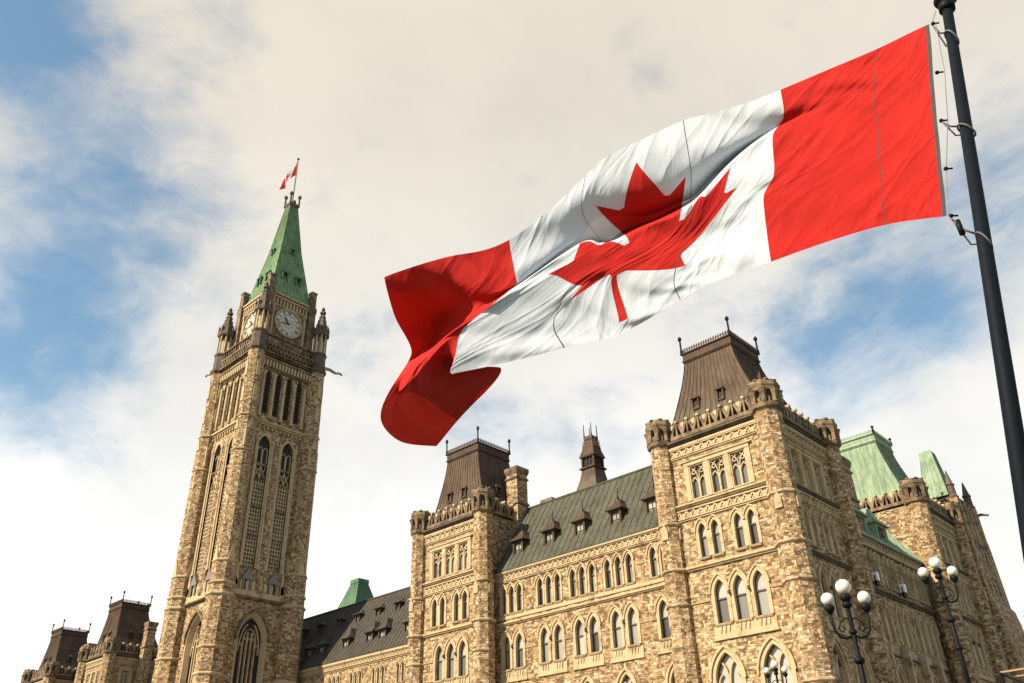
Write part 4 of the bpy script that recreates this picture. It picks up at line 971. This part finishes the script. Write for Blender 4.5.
# floodlights on the east string course
for k, (y, lab) in enumerate(((51.35, 'small white floodlight on the east wall ledge, nearer the corner pavilion'), (55.35, 'small white floodlight on the east wall ledge, nearer the green roofed pavilion'))):
    o = thing('floodlight', lab, 'floodlight', (-18.82, y, 12.9), 'floodlights on the east ledge')
    b = MB(); b.box(-18.98, -18.68, y-.16, y+.16, 13.12, 13.62); b.build('housing', 'white_paint', o)
    b = MB(); b.box(-18.90, -18.76, y-.2, y+.2, 12.84, 13.1); b.box(-18.86, -18.80, y-.2, y-.165, 13.1, 13.45); b.box(-18.86, -18.80, y+.165, y+.2, 13.1, 13.45); b.build('bracket', 'iron', o)

# ------------------------------------------------------------------ flags
LEAF_SEG = [(-45,-863),(111,-98),(859,151),(-116,-320),(20,-73),(941,-762),(-212,-99),(-34,-79),(186,-572),(-542,115),(-73,-38),(-105,-247),(-423,454),(-111,-57),(204,-1052),(-327,189),(-91,-27),(-332,-652),(-332,652),(-91,27),(-327,-189),(204,1052),(-111,57),(-423,-454),(-105,247),(-73,38),(-542,-115),(186,572),(-34,79),(-212,99),(941,762),(20,73),(-116,320),(859,-151),(111,98),(-45,863)]
def leaf_poly():
    x, y = 4890, 4430; P = [(x, y)]
    for dx, dy in LEAF_SEG: x += dx; y += dy; P.append((x, y))
    return [(a/9600, b/4800) for a, b in P]
def inside(p, poly):
    c = False; n = len(poly)
    for i in range(n):
        (x0, y0), (x1, y1) = poly[i], poly[i-1]
        if (y0 > p[1]) != (y1 > p[1]) and p[0] < (x1-x0)*(p[1]-y0)/(y1-y0)+x0: c = not c
    return c
def cloth_mat(name, c, trans):
    m, nt, b = newmat(name); g = nt.n('ShaderNodeTexCoord').outputs['Object']
    uv = nt.n('ShaderNodeUVMap').outputs[0]; n = nt.noise(g, 3.0, 3, .5)
    nt.l(nt.mix(nt.mr(n, .3, .7), tuple(x*.93 for x in c), c), b.inputs['Base Color']); b.inputs['Roughness'].default_value = .8; b.inputs['Specular IOR Level'].default_value = .12
    # creases: long ridges slanting up towards the hoist, two widths
    h = None
    for ang, sc, st, am in ((R(64), 4.5, .25, 1.0), (R(52), 9, .22, .5), (R(78), 17, .2, .16)):
        mp = nt.n('ShaderNodeMapping'); nt.l(uv, mp.inputs[0]); mp.inputs['Rotation'].default_value = (0, 0, -ang); mp.inputs['Scale'].default_value = (1, 1, 1)
        q = nt.noise(nt.scale(mp.outputs[0], (st, 1, 1)), sc, 2, .45, .6)
        rdg = nt.math('MULTIPLY', nt.math('POWER', nt.math('SUBTRACT', 1., nt.math('MULTIPLY', nt.math('ABSOLUTE', nt.math('SUBTRACT', q, .5)), 4.), clamp=True), 2.2), am)
        h = rdg if h is None else nt.math('ADD', h, rdg)
    bp = nt.n('ShaderNodeBump'); bp.inputs['Strength'].default_value = .8; bp.inputs['Distance'].default_value = .016
    nt.l(h, bp.inputs['Height']); nt.l(bp.outputs[0], b.inputs['Normal'])
    t = nt.n('ShaderNodeBsdfTranslucent'); t.inputs[0].default_value = (*trans, 1); mx = nt.n('ShaderNodeMixShader'); mx.inputs[0].default_value = .10
    nt.l(b.outputs[0], mx.inputs[1]); nt.l(t.outputs[0], mx.inputs[2]); nt.l(mx.outputs[0], m.node_tree.nodes['Material Output'].inputs[0])
    return m
M['flag_red'] = cloth_mat('red_cloth', (.375, .013, .010), (.34, .012, .008))
M['flag_white'] = cloth_mat('white_cloth', (.46, .51, .58), (.44, .47, .50))
M['flag_seam'] = plain('seam_thread', (.055, .03, .03), .9)
M['flag_tape'] = plain('canvas_header', (.045, .045, .052), .9)

class TPS:
    def __init__(s, P, V, lam=1e-4):
        P = np.array(P, float); V = np.array(V, float); n = len(P); s.P = P
        A = np.zeros((n+3, n+3)); A[:n, :n] = s.U(P, P) + lam*np.eye(n); A[:n, n] = 1; A[:n, n+1:] = P; A[n, :n] = 1; A[n+1:, :n] = P.T
        s.w = np.linalg.solve(A, np.vstack([V, np.zeros((3, V.shape[1]))]))
    def U(s, a, b):
        d2 = ((a[:, None]-b[None])**2).sum(-1); return np.where(d2 > 0, .5*d2*np.log(np.maximum(d2, 1e-12)), 0)
    def __call__(s, Q):
        n = len(s.P); return s.U(Q, s.P) @ s.w[:n] + s.w[n] + Q @ s.w[n+1:]
def build_flag(fn, par, NU, NV, seams=(), seamw=.0022, detail=1):
    """cut red bands, white field, leaf and seams out of one (u,v) sheet and bend it with fn"""
    lf = [(1-x, y) for x, y in leaf_poly()]; pts = []; edges = []
    def chain(poly, closed, step):
        i0 = len(pts); n = len(poly)
        for i in range(n if closed else n-1):
            a, b = poly[i], poly[(i+1) % n]; k = max(1, int(math.hypot((b[0]-a[0])*2, b[1]-a[1])/step))
            for j in range(k): pts.append((a[0]+(b[0]-a[0])*j/k, a[1]+(b[1]-a[1])*j/k))
        if not closed: pts.append(poly[-1])
        m = len(pts)-i0
        for i in range(m if closed else m-1): edges.append((i0+i, i0+(i+1) % m))
    chain([(0,0),(1,0),(1,1),(0,1)], True, 1/NV)
    chain([(.25,0),(.25,1)], False, 1/NV); chain([(.75,0),(.75,1)], False, 1/NV); chain(lf, True, 1.2/NV)
    chain([(.0095,0),(.0095,1)], False, 1/NV)
    for s_ in seams:
        for e in (-1, 1): chain([(s_+e*seamw,0),(s_+e*seamw,1)], False, 1/NV)
    for i in range(1, NU):
        for j in range(1, NV): pts.append(((i+.5*(j % 2)*.9)/NU, j/NV)) if (i+.5)/NU < 1 else None
    r = delaunay_2d_cdt([Vector(((p[0])*2, p[1])) for p in pts], edges, [], 0, 1e-6)
    V = np.array([(v.x/2, v.y) for v in r[0]]); P3 = fn(V); groups = {'header_tape': [], 'red_band': [], 'fly_band': [], 'white_field': [], 'maple_leaf': [], 'panel_seam': []}
    for f in r[2]:
        c = V[list(f)].mean(0)
        if c[0] < .0095 and seams: k = 'header_tape'
        elif any(abs(c[0]-s_) < seamw for s_ in seams): k = 'panel_seam'
        elif c[0] < .25: k = 'red_band'
        elif c[0] > .75: k = 'fly_band'
        elif inside(c, lf): k = 'maple_leaf'
        else: k = 'white_field'
        groups[k].append(tuple(f))
    # normals of the whole sheet, so the parts shade as one cloth
    N = np.zeros_like(P3)
    for f in r[2]:
        a, b, c = (P3[i] for i in f); n = np.cross(b-a, c-a)
        for i in f: N[i] += n
    N /= np.linalg.norm(N, axis=1)[:, None]+1e-12
    org = np.array(WPOS[par.name])
    for k, fs in groups.items():
        if not fs: continue
        idx = sorted({i for f in fs for i in f}); mp = {q: i for i, q in enumerate(idx)}
        me = bpy.data.meshes.new(k); me.from_pydata([tuple(P3[i]-org) for i in idx], [], [tuple(mp[i] for i in f) for f in fs])
        me.polygons.foreach_set('use_smooth', [True]*len(fs)); me.normals_split_custom_set_from_vertices([tuple(N[i]) for i in idx])
        uvl = me.uv_layers.new(name='UVMap'); vi = np.zeros(len(me.loops), int); me.loops.foreach_get('vertex_index', vi); uvl.data.foreach_set('uv', (V[np.array(idx)[vi]]*np.array([2., 1.])).ravel())
        nm = 'red_band' if k == 'fly_band' else k
        me.materials.append(M[{'header_tape': 'flag_tape', 'red_band': 'flag_red', 'fly_band': 'flag_red', 'white_field': 'flag_white', 'maple_leaf': 'flag_red', 'panel_seam': 'flag_seam'}[k]])
        o = bpy.data.objects.new(nm, me); COL.objects.link(o); o.parent = par
    return P3

# the pole: one straight leaning line through two sight lines
H0 = 6.3
pt = ray(946, 2); n_ = ray(946, 2).cross(ray(1012.4, 420)).normalized()
pdir = (Vector((0, 0, 1)) - n_*n_.z).normalized()
ptop = pt*(H0/math.hypot(pt.x, pt.y))
pbase = ptop - pdir*((ptop.z-GZ)/pdir.z)
FP = thing('flagpole', 'tall dark leaning metal flagpole holding the big flag at the right edge', 'flagpole', pbase)
mb = MB(); mb.tube([pbase, pbase+(ptop-pbase)*.5, ptop], .074, 20, r1=.042); mb.build('pole_shaft', 'pole', FP, True)
mb = MB(); mb.sphere(ptop+pdir*.03, .10, 16, 10, sz=.6); mb.tube([ptop-pdir*.10, ptop-pdir*.02], .066, 16); mb.build('pole_cap', 'iron', FP, True)
mb = MB(); mb.oct(pbase.x, pbase.y, [(GZ, .3), (GZ+.12, .3), (GZ+.16, .16), (GZ+.4, .13)], 12); mb.build('base_collar', 'iron', FP)
def on_pole(px, py):
    """point of the pole axis nearest to a sight line"""
    d = ray(px, py); w0 = ptop; a = 1; b = d.dot(pdir); e = d.dot(w0); f = pdir.dot(w0)
    s_ = (b*e - f)/(1-b*b); return ptop+pdir*s_

# (u from the hoist, v from the top) -> sight line; the cloth then gets its own distance
CT = [((0,0),(929,24)),((0,.25),(933,73)),((0,.5),(937,121)),((0,.75),(941.5,169)),((0,1),(946.5,216)),
      ((.12,0),(875,50)),((.12,.25),(873,87)),((.12,.5),(877,130)),((.12,.75),(880,178)),((.12,1),(884,225)),
      ((.25,0),(780,90)),((.25,.2),(783,120)),((.25,.32),(773,133)),((.25,.55),(774,175)),((.25,.72),(763,195)),((.25,1),(771,262)),
      ((.41,0),(683,120)),((.63,0),(586,175)),((.5,0),(640,141)),((.69,0),(548,211)),((.75,0),(509,240)),((.33,0),(737,106)),
      ((.5,.083),(636,162)),((.5-.078,.185),(686,176)),((.5+.078,.185),(594,205)),((.3125,.357),(731,167)),((.307,.51),(737,187)),((.6875,.357),(582,241)),((.693,.51),(549,273)),
      ((.394,.754),(686,266)),((.606,.754),(569,300)),((.5,.75),(613,276)),((.5,.92),(624,321)),((.5,.29),(652,221)),((.5,.345),(653,222)),((.40,.275),(694,199)),((.40,.33),(695,200)),((.60,.305),(612,240)),((.60,.36),(612,241)),((.5,.5),(651,246)),((.5,.2),(644,196)),((.40,.5),(697,222)),((.60,.5),(604,263)),
      ((.41,1),(681,299)),((.33,1),(718,280)),((.5,1),(622,333)),((.6,1),(592,341)),((.63,1),(564,348)),((.63,.75),(559,312)),((.63,.285),(600,238)),((.63,.35),(597,244)),((.69,1),(505,363)),((.75,1),(447,375)),
      ((.75,.2),(516,280)),((.75,.42),(493,304)),((.75,.7),(461,331)),
      ((.86,0),(455,255)),((1,0),(384,277)),((1,.2),(396,320)),((1,.4),(412,352)),((.87,.3),(450,312)),((.87,.55),(432,350)),((1,.55),(400,374)),((1,.68),(384,402)),((.87,.75),(418,382)),
      ((.87,.9),(456,390)),((.79,1),(480,369)),((.82,1),(503,366)),((1,.80),(382,424)),((1,.9),(402,443)),((1,1),(437,446)),((.91,1),(471,406)),((.87,.82),(430,388)),((.93,.92),(432,418))]
tps = TPS([(a[0]*2, a[1]) for a, _ in CT], [b for _, b in CT], 2e-3)
RTn, UPn, FWn = (np.array(v) for v in (RT, UP, FW))
hoist_h = [math.hypot(*(on_pole(x, y).xy)) for x, y in ((948, 24), (976, 216))]
def flag_fn(Q):
    xy = tps(np.stack([Q[:, 0]*2, Q[:, 1]], 1)); u, v = Q[:, 0], Q[:, 1]
    d = FWn + RTn*((xy[:, :1]-512)/FPX) - UPn*((xy[:, 1:]-341.5)/FPX); d /= np.linalg.norm(d, axis=1)[:, None]
    hh = (hoist_h[0]*(1-v)+hoist_h[1]*v) - .05
    hh = hh*(1-np.minimum(u*4, 1)) + (sum(hoist_h)/2-.05)*np.minimum(u*4, 1)
    hh = hh + .25*u
    # folds: long diagonal pleats fanning from the hoist corners, the big S-fold through the leaf, curl at the fly end
    w = .020*np.sin(2*PI*(1.9*v+2.6*u)+.6)*np.minimum(1, u*5) + .010*np.sin(2*PI*(3.6*v+5.0*u)+1.+1.5*np.sin(6*v))*np.minimum(1, u*6)
    w += .011*np.sin(2*PI*(5.5*v+9.5*u)+2.+2*np.sin(5*u+3*v))*np.minimum(1, u*6)*(.4+.6*np.sin(3.1*v+5*u)**2) + .003*np.sin(2*PI*(9*v+19*u)+3*np.sin(7*v))*np.minimum(1, u*8)*np.sin(4*v-7*u+1)**2
    crest = .3175+.15*(u-.5); t = v-crest
    fold = np.exp(-(np.abs(u-.5)/.215)**4)
    w += fold*(.72*np.clip(v/crest, 0, 1)**3.4*(t < 0) + (t >= 0)*.72 - .75/(1+np.exp(-t/.006)) + .10*np.clip(t/.55, 0, 1))
    fl = np.clip((u-.75)/.25, 0, 1)**.8
    w += fl*(1.15*np.clip(v/.5, 0, 1)**1.2*(v < .5) + (v >= .5)*1.15 - 1.25/(1+np.exp(-(v-.53)/.015)) + 1.7*np.clip((v-.70)/.30, 0, 1)**1.1) + .05*fl*np.sin(2*PI*(3.2*v+1.5*u)) + .05*fl*(np.abs(((9*u+2.2*v) % 1.)-.5)*4-1) + .04*fl*np.clip((v-.6)/.2, 0, 1)*(np.abs(((17*u-3*v) % 1.)-.5)*4-1)
    dist = (hh+w)/np.hypot(d[:, 0], d[:, 1])
    return d*dist[:, None]
fl_base = Vector(flag_fn(np.array([[0., 1.]]))[0])
FL = thing('flag', 'huge red and white maple leaf flag waving from the dark pole', 'flag', fl_base)
P3 = build_flag(flag_fn, FL, 220, 110, (.118, .41, .63), .0007)
def _len(a, b): return float(np.linalg.norm(np.diff(flag_fn(np.array([[a[0]+(b[0]-a[0])*t, a[1]+(b[1]-a[1])*t] for t in np.linspace(0, 1, 60)])), axis=0), axis=1).sum())
print('FLAG hoist %.2f mid %.2f fly %.2f top len %.2f bottom len %.2f' % (_len((0,0),(0,1)), _len((.5,0),(.5,1)), _len((1,0),(1,1)), _len((0,0),(1,0)), _len((0,1),(1,1))))
# halyard, clips and weight
HQ = flag_fn(np.array([[0, v] for v in (0, .25, .5, .75, 1)]))
hb = MB(); h0 = Vector(HQ[0]); h4 = Vector(HQ[4])
top_ring = on_pole(946, 8) + (h0-on_pole(929, 24)).normalized()*.09
line = [top_ring, h0+Vector((.03, .02, .03))] + [Vector(q)+(on_pole(960, 120)-Vector(HQ[2])).normalized()*(.05+.04*math.sin(k*1.2)) for k, q in enumerate(HQ)] + [h4+Vector((.03, 0, -.06))]
hb.tube(line, .0042, 6)
HY = thing('halyard', 'thin rope and loops tying the flag to its pole', 'rope', h4)
hb.build('rope', 'rope', HY, True)
lb = MB()
for q, (px, py), sag in ((HQ[0], (952, 34), .10), (HQ[2], (966, 126), .05), (HQ[4], (982, 236), .08)):
    a = Vector(q)+(on_pole(px, py)-Vector(q)).normalized()*.04; b = on_pole(px, py); dv = (b-a).normalized(); ax = pdir; sd2 = ax.cross(dv).normalized(); r = .066
    ring = [b - dv*r*math.cos(t) + sd2*r*math.sin(t) - ax*(.02+.05*(1-math.cos(t))/2) for t in [k*2*PI/14 for k in range(15)]]
    lb.tube([a, a.lerp(ring[0], .5)-Vector((0, 0, sag*.5)), ring[0]], .008, 6); lb.tube(ring, .008, 6)
    lb.tube([a, a.lerp(ring[3], .5)-Vector((0, 0, sag*1.6)), ring[3]], .007, 6)
lb.build('pole_loop', 'rope_dark', HY, True)
cb = MB()
for q in HQ: c = Vector(q)+(on_pole(960, 120)-Vector(HQ[2])).normalized()*.03; cb.sphere(c, .018, 8, 6); cb.tube([c, c+(on_pole(960, 120)-Vector(HQ[2])).normalized()*.05], .008, 6)
cb.tube([h4+Vector((.05, .03, -.06)), h4+Vector((.055, .033, -.19))], .022, 8); cb.build('snap_clip', 'iron', HY, True)

# small flag on the tower mast
def small_fn(Q):
    u, v = Q[:, 0], Q[:, 1]
    x = TX-.08 - 1.3*u; y = TY - .1 - 1.0*u + .22*np.sin(2*PI*(1.3*u+.3*v)); z = 74.3 - 2.2*v - 3.0*u + .25*np.sin(2*PI*(1.1*u+.2)) + .5*u*v
    return np.stack([x, y, z], 1)
SF = thing('flag', 'tiny red and white flag flying from the mast on top of the clock tower', 'flag', (TX-.08, TY-.1, 71.8))
build_flag(small_fn, SF, 40, 20)

# ------------------------------------------------------------------ bare tree and barrier at the lower right edge
def bare_tree(px, py, Y, h):
    d = ray(px, py); P = d*(Y/d.y); base = Vector((P.x, P.y, GZ)); rnd = random.Random(3)
    o = thing('bare_tree', 'leafless tree with thin twigs behind the end of the building at the right edge', 'tree', base)
    tr = MB(); tr.tube([base, base+Vector((.1, 0, h*.3)), base+Vector((-.1, .1, h*.55)), base+Vector((.1, 0, h*.8))], .28, 8, r1=.08); tr.build('trunk', 'bark', o, True)
    cr = MB()
    def br(p, d, l, r, k):
        q = p+d*l*.5+Vector((rnd.uniform(-.1, .1), rnd.uniform(-.1, .1), 0))*l; e = q+(d+Vector((rnd.uniform(-.3, .3), rnd.uniform(-.3, .3), rnd.uniform(-.1, .3)))).normalized()*l*.5
        cr.tube([p, q, e], r, 5, r1=r*.55)
        if k:
            for _ in range(3): br(q.lerp(e, rnd.random()), (d+Vector((rnd.uniform(-.9, .9), rnd.uniform(-.9, .9), rnd.uniform(-.4, .6)))).normalized(), l*.62, r*.55, k-1)
    for i in range(13):
        z = h*(.32+.5*i/13); a = i*2.4; br(base+Vector((0, 0, z)), Vector((math.cos(a), math.sin(a), .6)).normalized(), h*.26*(1.2-.5*i/13), .07, 4)
    cr.build('crown', 'bark', o)
bare_tree(1034, 650, 80, 17.5)
def barrier():
    a, b = ray(1000.5, 672.5)*24, ray(1030, 668)*23.4
    o = thing('barrier', 'tan horizontal bars with a dark brace in the bottom right corner', 'barrier', (a.x, a.y, GZ))
    m_ = MB(); m_.tube([a, b, b+(b-a)*3], .022, 6); c, d = ray(1012, 677)*24, ray(1030, 674.5)*23.4; m_.tube([c, d, d+(d-c)*4], .018, 6); m_.build('rail', 'tan_paint', o)
    m_ = MB(); c, d = ray(999, 673)*24.1, ray(1026, 684)*23.5; m_.tube([c, d, d+(d-c)*1.5], .03, 6); m_.build('brace', 'iron', o)
    m_ = MB(); m_.tube([Vector((a.x, a.y, GZ)), a], .05, 8); e = b+(b-a)*2; m_.tube([Vector((e.x, e.y, GZ)), e], .05, 8); m_.build('post', 'iron', o)
barrier()
for k in PROTO:
    if k.name not in used:
        for ch in list(k.children): bpy.data.objects.remove(ch)
        bpy.data.objects.remove(k)
